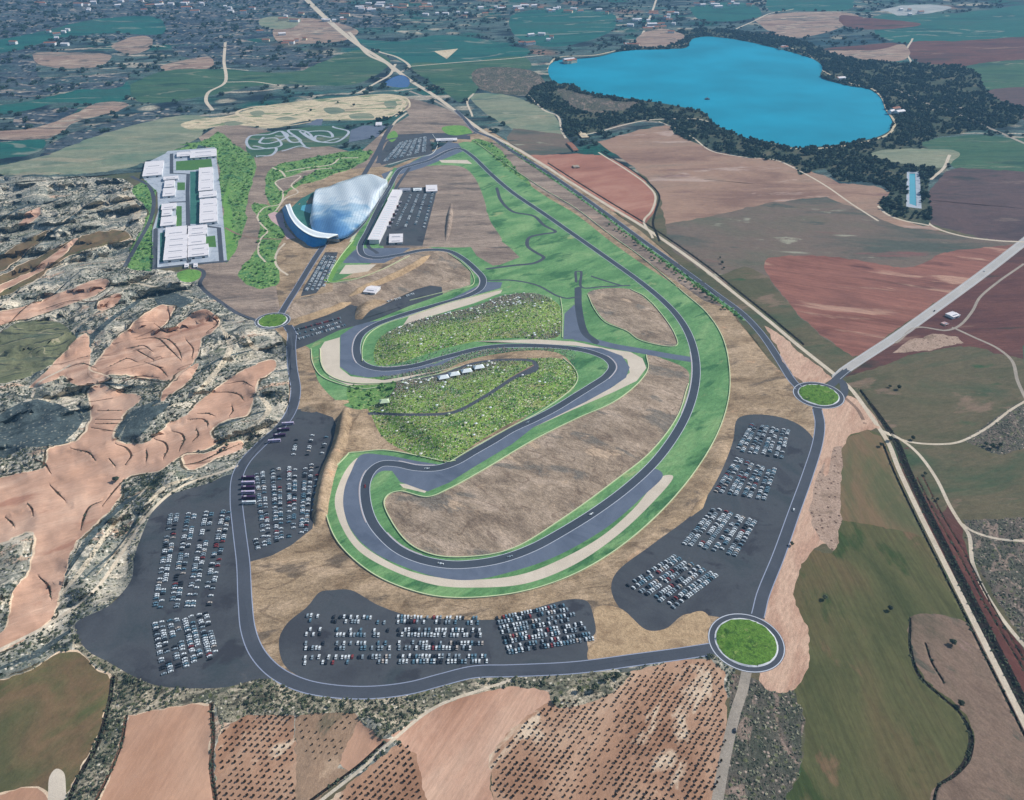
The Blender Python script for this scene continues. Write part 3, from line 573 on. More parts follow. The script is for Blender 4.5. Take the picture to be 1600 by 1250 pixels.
# paddock
A('parking_lot', 'lot_asphalt', [(622,293),(683,293),(679,312),(660,384),(592,384),(600,360),(614,325)], False)
A('parking_lot', 'lot_asphalt', [(605,222),(622,210),(668,208),(674,226),(676,240),(640,248),(596,258),(590,250)], False)
A('parking_lot', 'road_asphalt', [(660,208),(700,208),(735,212),(735,218),(690,216),(664,218)], False)
A('lawn', 'lime_grass', [(604,214),(616,204),(622,212),(612,222)])
A('lawn', 'lime_grass', [(690,200),(725,197),(738,208),(700,210)])
A('parking_lot', 'lot_asphalt', [(508,394),(528,394),(514,434),(494,458),(470,463),(474,450)], False)
A('grass_verge', 'lime_grass', [(548,378),(560,372),(556,388),(530,415),(518,440),(540,436),(560,434),(512,443),(506,438),(520,415)], False)
A('earthworks', 'dirt', [(520,375),(545,374),(530,392),(512,392)], False)
S('grass_verge', 'race_grass', 7, [(618,262),(600,290),(580,330),(555,384)])
S('path', 'pale_kerb', 5, [(612,268),(592,298),(570,335),(548,378)])
A('parking_lot', 'lot_asphalt', [(456,512),(480,500),(548,476),(580,484),(600,476),(650,452),(672,446),(690,448),(692,460),(640,478),(580,502),(530,516),(490,535),(458,548)], False)
A('parking_lot', 'lot_asphalt', [(460,640),(480,638),(520,652),(528,670),(524,705),(508,735),(497,780),(488,826),(455,852),(425,868),(390,878),(380,870),(374,800),(370,750),(378,722),(420,680),(450,655)], False)
A('parking_lot', 'lot_asphalt', [(368,742),(320,757),(290,765),(255,778),(238,800),(222,835),(210,870),(205,905),(172,945),(118,974),(120,990),(135,1015),(170,1035),(215,1060),(250,1072),(350,1074),(400,1062),(440,1058),(420,1040),(396,1010),(384,960),(380,880),(372,800)])
A('parking_lot', 'lot_asphalt', [(436,1000),(448,975),(480,948),(500,925),(520,922),(548,922),(590,945),(640,962),(700,967),(790,966),(850,946),(895,936),(918,940),(926,958),(930,990),(918,1000),(920,1030),(890,1042),(800,1046),(740,1046),(690,1058),(640,1070),(560,1076),(490,1066),(445,1040)])
A('parking_lot', 'lot_asphalt', [(1152,655),(1170,648),(1220,652),(1255,668),(1272,690),(1265,730),(1240,800),(1212,870),(1188,930),(1180,960),(1140,966),(1108,962),(1070,960),(1040,982),(1010,984),(968,950),(955,920),(962,896),(1020,850),(1085,800),(1120,750),(1145,690)])
A('earthworks', 'bank_clay', [(1108,964),(1098,955),(1080,958),(1060,972),(1035,984),(1010,984),(968,950),(930,950),(932,1000),(920,1012),(920,1032),(1000,1024),(1090,1010),(1110,990)], True, amp=.4)

# ---------------------------------------------------------------- roads
P_ROAD = [(1112,1014),(1060,1022),(1000,1030),(900,1043),(800,1048),(740,1050),(690,1062),(640,1075),(580,1082),(520,1080),(470,1070),(430,1050),(402,1020),(388,985),(383,940),(380,880),(374,830),(369,780),(371,745),(382,722),(405,697),(440,665),(456,640),(462,610),(457,575),(455,540),(456,520),(450,510)]
E_ROAD = [(1184,962),(1192,930),(1216,870),(1241,800),(1262,742),(1278,690),(1281,660),(1277,640)]
N_ROAD = [(1250,608),(1236,592),(1216,560),(1190,522),(1160,490),(1120,460),(1060,416),(1000,373),(950,336),(900,300),(850,266),(800,236),(770,216),(742,204),(726,186),(712,172)]
G_ROAD = [(438,492),(448,475),(464,450),(482,420),(500,392),(516,372),(540,372),(560,356),(585,320),(606,290)]
HIGH = [(430,-60),(480,0),(520,38),(560,70),(600,95),(640,125),(680,150),(720,180),(760,208),(800,228),(850,258),(900,290),(950,321),(1000,351),(1050,384),(1100,420),(1150,460),(1200,500),(1250,542),(1308,588)]
HIGH2 = [(1308,588),(1330,608),(1362,652),(1388,692),(1404,732),(1432,792),(1470,868),(1510,948),(1552,1032),(1600,1128),(1650,1230),(1720,1380)]
NE_HW = [(1306,590),(1318,580),(1360,552),(1400,526),(1460,483),(1530,432),(1600,378),(1700,300),(1900,150)]
S_ROAD = [(1168,1043),(1160,1080),(1150,1110),(1138,1160),(1126,1220),(1118,1270),(1095,1400)]
S('ditch', 'ditch_soil_shade', [3,6,8,8,8,8,9,9,9,9,9], [(p[0]+13, p[1]) for p in HIGH2[1:]])  # near-black strip: shade of the cutting's right wall put into the colour
S('ditch', 'ditch_soil_shade', 2.2, [(p[0]-9, p[1]+1) for p in HIGH2[3:]])
S('ditch', 'ditch_soil_shade', 4, [(p[0]+5, p[1]-4) for p in HIGH[10:-1]])
S('verge', 'race_grass', 14, [(780,222),(850,268),(900,302),(950,338),(1000,376),(1060,420),(1120,464),(1165,498)])
S('highway', 'pale_track', [30,24,22,18,15,14,12,11,10,9,8,7,7,7,7,7,6,6,6,6], HIGH)
S('road', 'pale_track', 5.0, HIGH2)
S('dirt_track', 'pale_track', 12, [(545,50),(575,85),(606,100),(618,112)])
S('path', 'pale_track', 9, [(352,66),(350,95),(352,128),(325,145),(322,158),(332,172)])
S('path', 'pale_track', 6, [(352,128),(400,128),(440,134)])
S('path', 'pale_track', 6, [(1150,45),(1180,32),(1200,22),(1240,14)])
S('path', 'pale_track', 8, [(1000,62),(1010,40),(1022,10),(1028,-10)])
S('path', 'pale_track', 6, [(636,104),(720,97),(790,92),(850,86)])
S('path', 'pale_track', 5, [(740,146),(730,158),(738,182)])
S('path', 'pale_track', 6, [(1426,60),(1416,80),(1424,98)])
S('dirt_track', 'pale_track', 9, [(590,80),(622,90),(640,104),(628,112)])
S('dirt_track', 'pale_track', 8, [(618,100),(610,116),(590,128),(560,145)])
S('road', 'grey_track', 8, [(640,142),(680,158),(722,182)])
S('highway', 'old_highway', [9,13,14,14.5,15,15.5,16,16,16], NE_HW)
S('road', 'road_asphalt', 12, P_ROAD)
S('road', 'road_asphalt', 11, E_ROAD)
S('road', 'road_asphalt', 10, N_ROAD)
S('road', 'road_asphalt', 10, G_ROAD)
S('road', 'road_asphalt', 10, [(568,274),(588,240),(604,208),(612,196)])
S('road', 'road_asphalt', 8, [(590,255),(600,222),(640,214),(700,214),(745,208)])
S('road', 'grey_track', 7.5, S_ROAD)
# other tracks
S('ditch', 'ditch_soil_shade', 4, [(938,236),(985,264),(1014,286),(1030,306),(1024,330),(1020,350),(1030,376)])
S('path', 'pale_track', 4, [(935,238),(980,266),(1010,288),(1024,306),(1018,330),(1006,345),(1020,372)])
S('path', 'pale_track', 5, [(1600,378),(1560,376),(1500,368),(1455,352),(1430,325)])
S('path', 'brown_track', 4, [(1310,612),(1340,640),(1352,662)])
S('path', 'pale_track', 3.5, [(1376,672),(1400,682),(1432,706),(1462,746),(1484,790),(1500,816),(1514,836),(1520,880),(1545,935),(1600,1008),(1680,1080)])
S('path', 'pale_track', 3, [(1380,676),(1420,690),(1470,694),(1500,690),(1540,670),(1580,640),(1610,622)])
S('path', 'pale_track', 3, [(1502,818),(1520,830),(1560,842),(1610,846)])
S('path', 'grey_track', 3.5, [(1600,412),(1560,440),(1530,466),(1520,485),(1500,508),(1480,516),(1430,512),(1400,535)])
S('path', 'grey_track', 4, [(1490,512),(1520,526),(1560,545),(1582,565),(1590,595),(1606,630)])
A('dirt_verge', 'rubble_dirt', [(1395,552),(1420,532),(1460,522),(1495,525),(1505,535),(1450,548)], False)
A('dirt_verge', 'pale_pink_dirt', [(1196,508),(1215,520),(1300,592),(1290,600),(1255,598),(1240,585),(1222,560)], False, amp=.3)
S('path', 'pale_pink_dirt', 5, [(1372,668),(1350,658),(1330,662),(1310,680),(1298,700),(1290,740)])
S('dirt_track', 'pale_track', 3, [(0,850),(30,842),(50,834)])
S('dirt_track', 'pale_track', 3.5, [(-20,1025),(20,1005),(60,985),(100,960),(150,920),(200,850),(235,800),(280,762),(370,728)])
S('dirt_track', 'pale_track', 3, [(0,480),(30,455),(80,425),(120,406)])
S('dirt_track', 'pale_track', 3, [(50,620),(58,600),(110,570)])
S('dirt_track', 'pale_track', 2.5, [(500,1252),(560,1205),(612,1158),(680,1105),(770,1072),(800,1062)])
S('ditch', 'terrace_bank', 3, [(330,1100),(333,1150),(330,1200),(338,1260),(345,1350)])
S('ditch', 'ditch_soil_shade', 3.2, [(176,1058),(172,1090),(152,1160),(120,1220),(98,1270)])
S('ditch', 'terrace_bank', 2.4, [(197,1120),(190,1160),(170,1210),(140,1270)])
S('ditch', 'ditch_soil_shade', 2.2, [(600,1160),(560,1196),(500,1240),(470,1262)])
S('ditch', 'ditch_soil_shade', [1.6,2.6,3,2.2,2,3.6,4,2.5,1.6,2], [(1422,965),(1422,1010),(1436,1055),(1470,1088),(1500,1115),(1517,1150),(1512,1185),(1490,1212),(1466,1228),(1456,1262)])
S('ditch', 'ditch_soil_shade', 1.6, [(1446,1005),(1456,1035),(1474,1065)])
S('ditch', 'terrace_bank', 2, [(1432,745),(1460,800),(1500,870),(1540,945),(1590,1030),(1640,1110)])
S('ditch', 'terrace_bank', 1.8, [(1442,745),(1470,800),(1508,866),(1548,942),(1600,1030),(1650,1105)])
A('yard', 'gravel_trap', [(78,1212),(88,1201),(99,1206),(103,1232),(102,1300),(100,1400),(76,1400),(75,1300),(75,1240)])
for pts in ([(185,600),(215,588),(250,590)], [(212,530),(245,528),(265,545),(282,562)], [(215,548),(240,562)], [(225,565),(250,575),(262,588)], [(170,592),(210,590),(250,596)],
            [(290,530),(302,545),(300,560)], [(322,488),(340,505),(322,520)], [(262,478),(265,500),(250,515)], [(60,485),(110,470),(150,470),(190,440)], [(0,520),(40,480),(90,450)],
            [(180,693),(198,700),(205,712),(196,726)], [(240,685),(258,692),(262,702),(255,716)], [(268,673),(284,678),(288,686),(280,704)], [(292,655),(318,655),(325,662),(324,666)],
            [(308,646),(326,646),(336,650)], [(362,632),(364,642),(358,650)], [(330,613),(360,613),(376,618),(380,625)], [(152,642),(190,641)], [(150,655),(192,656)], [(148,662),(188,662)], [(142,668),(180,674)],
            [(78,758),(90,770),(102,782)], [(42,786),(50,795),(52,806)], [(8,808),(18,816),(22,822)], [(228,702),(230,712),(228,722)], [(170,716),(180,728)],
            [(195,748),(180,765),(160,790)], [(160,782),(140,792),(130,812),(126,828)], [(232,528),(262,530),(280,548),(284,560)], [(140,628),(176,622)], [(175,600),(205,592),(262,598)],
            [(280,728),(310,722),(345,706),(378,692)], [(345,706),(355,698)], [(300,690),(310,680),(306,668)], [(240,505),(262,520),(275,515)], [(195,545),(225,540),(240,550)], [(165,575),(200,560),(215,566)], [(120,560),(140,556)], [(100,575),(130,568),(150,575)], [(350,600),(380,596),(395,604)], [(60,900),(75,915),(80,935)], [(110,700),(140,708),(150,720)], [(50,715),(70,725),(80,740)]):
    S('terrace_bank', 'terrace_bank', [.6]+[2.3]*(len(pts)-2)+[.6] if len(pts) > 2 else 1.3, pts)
# lake country
FOREST = spline([(822,150),(850,130),(895,128),(980,70),(1085,45),(1180,52),(1250,62),(1300,82),(1370,95),(1450,100),(1520,110),(1548,150),(1600,172),(1590,192),(1500,208),(1440,225),(1484,245),(1480,262),(1452,282),(1455,330),(1450,352),(1410,342),(1372,322),(1390,300),(1360,285),(1310,282),(1290,264),(1250,272),(1235,257),(1160,244),(1110,232),(1060,212),(1035,192),(980,192),(930,206),(885,212),(878,185),(830,160)], True)
A('forest_floor', 'woodfloor', FOREST, False, amp=1)
A('forest_floor', 'dark_scrub', [(870,140),(960,158),(1000,160),(960,175),(900,170)], amp=1)
A('meadow', 'sage_field', [(1440,232),(1500,240),(1470,262),(1420,258),(1360,240)], amp=.5)
A('meadow', 'tan_far', [(1000,55),(1040,45),(1070,58),(1040,72),(990,70)], amp=1)
A('meadow', 'tan_far', [(1370,78),(1415,70),(1418,90),(1380,96),(1290,80)], amp=1)
S('path', 'pale_track', 5, [(905,212),(935,206),(975,195),(1010,188),(1040,186),(1090,186),(1108,190)])
S('path', 'pale_track', 4, [(1030,190),(1060,202),(1084,216),(1110,235),(1160,245),(1212,250),(1240,262),(1290,290),(1330,318),(1372,345)])
S('path', 'pale_track', 5, [(825,148),(850,172),(872,182),(878,205),(884,216)])
S('path', 'pale_track', 5, [(1372,322),(1385,334),(1410,344),(1450,352)])
S('path', 'pale_track', 6, [(1484,242),(1475,262),(1455,280)])
S('path', 'grey_track', 6, [(1450,172),(1490,170),(1530,164)])
S('road', 'grey_track', 9, [(1400,140),(1440,158),(1500,180),(1560,206),(1620,232),(1720,270)])
S('shore', 'sand', 7, [(856,108),(866,92),(930,86),(975,77),(1050,72),(1076,68)])
S('shore', 'sand', 6, [(1200,66),(1262,84),(1280,106),(1322,128),(1368,142),(1385,172),(1398,192),(1390,208),(1340,224),(1290,231),(1240,232),(1205,224)])
LAKE = spline([(858,102),(868,95),(930,89),(975,79),(1050,76),(1074,73),(1080,62),(1100,57),(1160,63),(1200,72),(1240,82),(1274,94),(1286,105),(1282,118),(1320,132),(1360,140),(1376,152),(1384,172),(1395,190),(1390,203),(1370,214),(1330,222),(1290,228),(1240,230),(1205,222),(1160,214),(1140,205),(1112,191),(1104,178),(1060,166),(1000,156),(950,150),(910,142),(895,133),(866,128),(857,115)], True)
A('lake', 'lake_water', LAKE, False)
A('pond', 'pond_water', [(598,131),(612,121),(628,117),(640,124),(638,135)])
A('reservoir_rim', 'concrete', [(1417,268),(1437,268),(1440,326),(1416,323)], False)
A('reservoir', 'pool_water', [(1421,271),(1430,271),(1432,322),(1421,318)], False)
# ---------------------------------------------------------------- race track itself
TRACK = [(625,265),(608,293),(590,328),(574,362),(563,384),(566,397),(585,403),(625,398),(660,391),(700,392),(722,403),(742,420),(755,436),(752,449),(733,461),(680,477),(620,495),(580,511),(562,526),(557,548),(564,566),(590,576),(640,573),(700,557),(760,543),(830,540),(900,545),(932,553),(950,562),(957,573),(948,587),(926,602),(902,617),(868,638),(833,656),(800,671),(770,689),(740,706),(712,722),(684,731),(650,731),(620,725),(596,725),(580,736),(571,756),(572,786),(581,814),(597,836),(622,858),(655,873),(700,882),(740,881),(785,873),(832,856),(880,830),(930,799),(980,762),(1022,723),(1052,684),(1072,648),(1084,612),(1088,580),(1085,550),(1075,520),(1058,493),(1034,468),(1000,440),(950,404),(900,369),(850,334),(800,300),(765,270),(738,244),(718,232),(700,236),(672,250),(645,258)]
TRK = S('race_track', 'track_asphalt', 10, TRACK, closed=True)
S('pit_lane', 'road_asphalt', 6, [(640,262),(622,288),(603,325),(586,360),(575,384),(590,396)])
# roundabouts
def ring(name, cx, cy, rm, mat):
    X, Y = unp(cx, cy); a = np.linspace(0, 2*math.pi, 41)[:-1]
    px, py = prj(X+rm*np.cos(a), Y+rm*np.sin(a)); A(name, mat, np.stack([px, py], 1), False)
    return float(X), float(Y)
RB = [(1166,1003,23.5,30.0),(1279,617,22,29),(426,501,18.5,24)]
for cx, cy, r1, r2 in RB: ring('road', cx, cy, r2, 'road_asphalt')
S('road', 'road_asphalt', 10, [(1300,600),(1312,588),(1322,580)])
S('road', 'road_asphalt', 9, [(1304,628),(1318,616),(1318,600),(1308,590)])
for cx, cy, r1, r2 in RB: ring('traffic_island', cx, cy, r1+1.2, 'white_paint'); ring('traffic_island', cx, cy, r1, 'round_grass')

# water materials
def water(name, col, rough, bump=.04, noise_sz=14):
    m, nt, b = _base(name, rough, .4); N, L = nt.nodes, nt.links
    g = N.new('ShaderNodeNewGeometry'); n = N.new('ShaderNodeTexNoise'); n.inputs['Scale'].default_value = 1/220; n.inputs['Detail'].default_value = 4
    L.new(g.outputs['Position'], n.inputs['Vector'])
    cr = N.new('ShaderNodeValToRGB'); cr.color_ramp.elements[0].position = .35; cr.color_ramp.elements[1].position = .7
    cr.color_ramp.elements[0].color = lin(col); cr.color_ramp.elements[1].color = lin(tuple(min(255, int(c*1.12+6)) for c in col))
    L.new(n.outputs['Fac'], cr.inputs[0]); L.new(cr.outputs[0], b.inputs['Base Color'])
    w = N.new('ShaderNodeTexNoise'); w.inputs['Scale'].default_value = 1/noise_sz; w.inputs['Detail'].default_value = 6; L.new(g.outputs['Position'], w.inputs['Vector'])
    bp = N.new('ShaderNodeBump'); bp.inputs['Strength'].default_value = bump; bp.inputs['Distance'].default_value = 2; L.new(w.outputs['Fac'], bp.inputs['Height']); L.new(bp.outputs[0], b.inputs['Normal'])
water('lake_water', (0,132,160), .75, .02)
MATS['lake_water'].node_tree.nodes['Principled BSDF'].inputs['Specular IOR Level'].default_value = .12
water('pond_water', (18,70,130), .25)
water('pool_water', (70,150,170), .25)
# ---------------------------------------------------------------- relief
RX0, RY0, RS = -520, -190, 4
RW, RH = (2120-RX0)//RS+1, (1520-RY0)//RS+1
gx, gy = np.meshgrid(RX0+RS*np.arange(RW), RY0+RS*np.arange(RH)); gx = gx.ravel().astype(float); gy = gy.ravel().astype(float)
def classify(px, py, skip=()):
    """index of the region drawn last over each photo point"""
    X, Y = unp(px, py); res = np.zeros(len(px), np.int32)
    for i, r in enumerate(REG):
        if i in skip: continue
        P = r['pts']
        if r['t'] == 'p':
            m = (px > P[:, 0].min()) & (px < P[:, 0].max()) & (py > P[:, 1].min()) & (py < P[:, 1].max())
            idx = np.nonzero(m)[0]
            if len(idx): res[idx[inside(P, px[idx], py[idx])]] = i
        else:
            m = (px > P[:, 0].min()-60) & (px < P[:, 0].max()+60) & (py > P[:, 1].min()-60) & (py < P[:, 1].max()+60)
            idx = np.nonzero(m)[0]
            if len(idx):
                W = np.stack(unp(P[:, 0], P[:, 1]), 1)
                res[idx[seg_dist(W, r['w'], X[idx], Y[idx])]] = i
    return res
FLAT = {'road_asphalt', 'track_asphalt', 'runoff_asphalt', 'old_highway', 'gravel_trap', 'concrete', 'lot_asphalt', 'lake_water', 'pond_water', 'pool_water'}
skip = {i for i, r in enumerate(REG) if r['t'] == 's' and r['mat'] not in FLAT}
gc = classify(gx, gy, skip)
AMP = np.array([r['amp'] or 0.0 for r in REG])[gc].reshape(RH, RW)
def blur(a, k):
    for _ in range(3):
        for ax in (0, 1):
            p = np.pad(a, [(k+1, k) if x == ax else (0, 0) for x in (0, 1)], mode='edge')
            c = np.cumsum(p, ax); n = a.shape[ax]
            a = (np.take(c, range(2*k+1, 2*k+1+n), ax) - np.take(c, range(0, n), ax)) / (2*k+1)
    return a
AMP = np.minimum(blur(AMP, 2), AMP*1.0 + blur(AMP, 2)*.35)
AMP = blur(AMP, 1)
MOUND = np.zeros((RH, RW))
for poly, hh, k in (([(600,548),(606,525),(660,500),(760,478),(840,470),(868,500),(850,520),(760,522),(680,540),(630,556)], 8, 2),
                    ([(620,600),(720,590),(800,572),(880,572),(885,590),(800,640),(720,680),(690,700),(640,675),(600,640)], 8, 2),
                    ([(540,640),(572,650),(550,700),(526,735),(508,790),(498,790),(508,735),(520,690)], 5, 3),
                    ([(556,470),(590,466),(612,476),(590,494),(565,492)], 6, 2),
                    ([(1120,700),(1140,680),(1135,720),(1100,775),(1040,825),(980,870),(950,895),(1010,835),(1080,770)], 2.5, 1),
                    ([(640,800),(760,760),(900,690),(1020,620),(1050,640),(960,730),(820,820),(700,840)], 4, 4),
                    ([(930,470),(1000,470),(1040,520),(990,510)], 3, 2)):
    P = np.array(poly, float); MOUND += hh*blur(inside(P, gx, gy).astype(float).reshape(RH, RW), k)
isl = np.isin(gc, [i for i, r in enumerate(REG) if r['mat'] in ('lake_water', 'pool_water', 'pond_water')]).reshape(RH, RW)
MOUND = MOUND - 1.5*blur(isl.astype(float), 1)
def samp(R, px, py):
    x = np.clip((np.asarray(px, float)-RX0)/RS, 0, RW-1.001); y = np.clip((np.asarray(py, float)-RY0)/RS, 0, RH-1.001)
    i, j = x.astype(int), y.astype(int); fx, fy = x-i, y-j
    return (R[j, i]*(1-fx)+R[j, i+1]*fx)*(1-fy) + (R[j+1, i]*(1-fx)+R[j+1, i+1]*fx)*fy
_ca, _sa = math.cos(math.radians(32)), math.sin(math.radians(32))
def hp(px, py):
    X, Y = unp(px, py)
    a = samp(AMP, px, py)
    u = (X*_ca+Y*_sa)/150; v = (-X*_sa+Y*_ca)/62
    n = ridged(u, v, 4, 3) - .62 + .35*(fbm(X/24, Y/24, 3, 9)-.5)
    return a*3.8*n*(1/(1+np.exp(-(Y+3000)/100))) + samp(MOUND, px, py)
def at(px, py, dz=0.0):
    z = hp(px, py); X, Y = unp(px, py, z)
    return np.stack([X, Y, z+dz], -1)
def on(X, Y, dz=0.0):
    """surface point above a flat-site position"""
    px, py = prj(X, Y); return at(px, py, dz)
print('relief', round(time.time()-T0, 1))

# ---------------------------------------------------------------- one triangulated ground
V2, ED = [], []
def add_loop(P, closed):
    P = np.clip(P, (-500, -186), (2100, 1500))
    keep = np.r_[True, np.hypot(*np.diff(P, axis=0).T) > .15]; P = P[keep]
    if closed and np.hypot(*(P[0]-P[-1])) < .15: P = P[:-1]
    if len(P) < 2: return
    b = len(V2); V2.extend(P.tolist()); n = len(P)
    ED.extend((b+i, b+i+1) for i in range(n-1))
    if closed: ED.append((b+n-1, b))
for r in REG[1:]:
    if r['t'] == 'p': add_loop(r['pts'], True)
    else:
        cl = r['closed']; P = r['pts'][:-1] if cl else r['pts']; w = r['w'][:-1] if cl else r['w']
        a = offset_line(P, w, cl); b = offset_line(P, -w, cl)
        if cl: add_loop(a, True); add_loop(b, True)
        else: add_loop(np.vstack([a, b[::-1]]), True)
        if r['name'] in ('ditch', 'terrace_bank'): add_loop(P, False)
def grid(x0, x1, y0, y1, s, hole=None):
    xx, yy = np.meshgrid(np.arange(x0, x1, s), np.arange(y0, y1, s)); xx = xx.ravel(); yy = yy.ravel()
    xx = xx + RNG.uniform(-.35, .35, len(xx))*s; yy = yy + RNG.uniform(-.35, .35, len(yy))*s
    if hole: m = ~((xx > hole[0]) & (xx < hole[1]) & (yy > hole[2]) & (yy < hole[3])); xx, yy = xx[m], yy[m]
    V2.extend(np.stack([xx, yy], 1).tolist())
grid(-30, 1630, -10, 1280, 5.5)
grid(-495, 2095, -120, 1495, 18, (-32, 1632, -12, 1282))
for yy in (-186, -180, -172, -160, -145): V2.extend([[x, yy] for x in range(-500, 2101, 40)])
V2.extend([[-500, y] for y in range(-130, 1501, 40)] + [[2100, y] for y in range(-130, 1501, 40)] + [[x, 1500] for x in range(-500, 2101, 40)])
res = delaunay_2d_cdt([Vector(v) for v in V2], ED, [], 0, 1e-3, False)
PV = np.array([(v.x, v.y) for v in res[0]]); PF = np.array([f for f in res[2] if len(f) == 3], np.int32)
FCC = PV[PF].mean(1)
fc = classify(FCC[:, 0], FCC[:, 1])
print('cdt', len(PV), len(PF), round(time.time()-T0, 1))
dz = np.zeros(len(PV)); VX, VY = unp(PV[:, 0], PV[:, 1])
for r in REG:
    if r['name'] in ('ditch', 'terrace_bank'):
        W = np.stack(unp(r['pts'][:, 0], r['pts'][:, 1]), 1)
        dz[seg_dist(W, np.full(len(W), .25), VX, VY)] = -1.6 if r['mat'] == 'ditch_soil_shade' else -1.0
    if r['name'] == 'traffic_island':
        m = inside(r['pts'], PV[:, 0], PV[:, 1]); dz[m] = .15 if r['mat'] == 'white_paint' else 1.0
W3 = at(PV[:, 0], PV[:, 1], dz)
# orient, global normals
e1 = W3[PF[:, 1]]-W3[PF[:, 0]]; e2 = W3[PF[:, 2]]-W3[PF[:, 0]]; fn = np.cross(e1, e2)
fl = fn[:, 2] < 0; PF[fl] = PF[fl][:, ::-1]; fn[fl] *= -1
NV = np.zeros_like(W3)
for k in range(3): np.add.at(NV, PF[:, k], fn)
NV /= np.maximum(np.linalg.norm(NV, axis=1, keepdims=True), 1e-12)
base_c = PV[PF].mean(1)
WATER = {'lake', 'pond', 'reservoir'}
for i in np.unique(fc):
    r = REG[i]; sel = PF[fc == i]
    if not len(sel): continue
    u, inv = np.unique(sel, return_inverse=True); inv = inv.reshape(-1, 3)
    V = W3[u].copy()
    if r['name'] in WATER: V[:, 2] = V[:, 2].min() + .05*0
    me = mesh_np(r['name'], V, inv, [r['mat']], None, True)
    if r['name'] not in WATER:
        try: me.normals_split_custom_set_from_vertices(NV[u].tolist())
        except Exception as ex: print('normals', ex)
    tag(link(r['name'], me), kind='structure')
# the plain beyond, below everything
m = MB(); m.quad((-90000, -30000, -45), (90000, -30000, -45), (90000, 60000, -45), (-90000, 60000, -45))
tag(m.build('plain', 'farland'), kind='structure')
print('ground', round(time.time()-T0, 1))

# ---------------------------------------------------------------- painted lines, kerbs and barriers
def dense(P, closed=False, step=2.5):
    P = np.asarray(P, float)
    if closed: P = np.vstack([P, P[:1]]) if np.hypot(*(P[0]-P[-1])) > .01 else P
    d = np.r_[0, np.cumsum(np.hypot(*np.diff(P, axis=0).T))]; n = max(2, int(d[-1]/step)); t = np.linspace(0, d[-1], n)
    return np.stack([np.interp(t, d, P[:, 0]), np.interp(t, d, P[:, 1])], 1)
def ribbon_mesh(name, P, off, w, mats, hgt=0, lift=.09, closed=False):
    """flat ribbon (hgt 0) or wall with a top and two sides, along a photo-space line"""
    P = dense(P, closed)
    cl = closed
    Q = P[:-1] if cl else P
    a = offset_line(Q, off-w/2, cl); b = offset_line(Q, off+w/2, cl)
    A3, B3 = at(a[:, 0], a[:, 1]), at(b[:, 0], b[:, 1]); n = len(Q)
    i = np.arange(n if cl else n-1); j = (i+1) % n
    if hgt == 0:
        V = np.vstack([A3, B3]); V[:, 2] += lift; Fv = np.stack([i, i+n, j+n, j], 1)
        return mesh_np(name, V, Fv, mats)
    z = (A3[:, 2]+B3[:, 2])/2; At, Bt = A3.copy(), B3.copy(); At[:, 2] = Bt[:, 2] = z+hgt; A3[:, 2] -= .5; B3[:, 2] -= .5
    V = np.vstack([A3, B3, At, Bt])
    Fv = np.vstack([np.stack([i+2*n, i+3*n, j+3*n, j+2*n], 1), np.stack([i, i+2*n, j+2*n, j], 1), np.stack([i+n, j+n, j+3*n, i+3*n], 1)])
    return mesh_np(name, V, Fv, mats)
TRKP = TRK
def line(name, P, off, w, mat, closed=False, lift=.09): tag(link(name, ribbon_mesh(name, P, off, w, [mat], 0, lift, closed)), kind='structure')
plain('line_white', (196,202,214), .7); plain('line_lilac', (150,160,184), .7); plain('barrier_pale', (204,216,172), .7); plain('barrier_white', (206,210,206), .7)
plain('kerb_red', (188,176,176), .7)
for s in (-1, 1): line('track_marking', TRK, s*4.8, .6, 'line_white', True)
def sub(P, a, b):
    i = np.argmin(np.hypot(*(P-np.array(a)).T)); j = np.argmin(np.hypot(*(P-np.array(b)).T))
    return P[min(i, j):max(i, j)+1]
for rd, nm in ((P_ROAD, 6), (E_ROAD, 5.5), (N_ROAD, 5), (G_ROAD, 5)):
    L = spline(rd, False)
    for s in (-1, 1): line('road_marking', L, s*(nm-.4), .8, 'line_lilac')
L = spline(NE_HW, False)
for s in (-5.2, 5.2): line('road_marking', L, s, .5, 'line_white')
for cx, cy, r1, r2 in RB:
    X, Y = unp(cx, cy); a = np.linspace(0, 2*math.pi, 61)[:-1]
    ps = np.stack(prj(X+(r2-.8)*np.cos(a), Y+(r2-.8)*np.sin(a)), 1); line('road_marking', ps, 0, .8, 'line_white', True)
# kerbs on the corners
for a, b, s in (((563,384),(585,403),1),((742,420),(733,461),1),((580,511),(564,566),1),((590,576),(640,573),-1),((945,556),(955,600),-1),((680,733),(620,725),1),((580,736),(581,814),1),((597,836),(655,873),-1),((1072,648),(1085,550),-1),((718,232),(672,250),1)):
    line('track_kerb', sub(TRK, a, b), s*5.6, .9, 'kerb_red', lift=.14)
def barrier(name, pts, label, w=.9, h=1.0, mat='barrier_pale', closed=False, smooth=True):
    P = spline(pts, closed) if smooth else np.array(pts, float)
    o = link(name, ribbon_mesh(name, P, 0, w, [mat], h, closed=closed)); tag(o, label, 'barrier', 'safety barriers round the circuit'); return o
barrier('safety_barrier', [(545,708),(512,745),(506,772),(512,812),(530,850),(580,895),(640,922),(700,934),(800,928),(880,905),(950,868),(1020,812),(1080,745),(1120,680),(1138,625),(1140,580),(1130,530),(1105,490),(1060,450)], 'long pale barrier round the outside of the big southern bend')
barrier('safety_barrier', [(545,708),(600,704),(660,714),(700,722),(712,720)], 'short pale barrier north of the hairpin beside the brown earth slope')
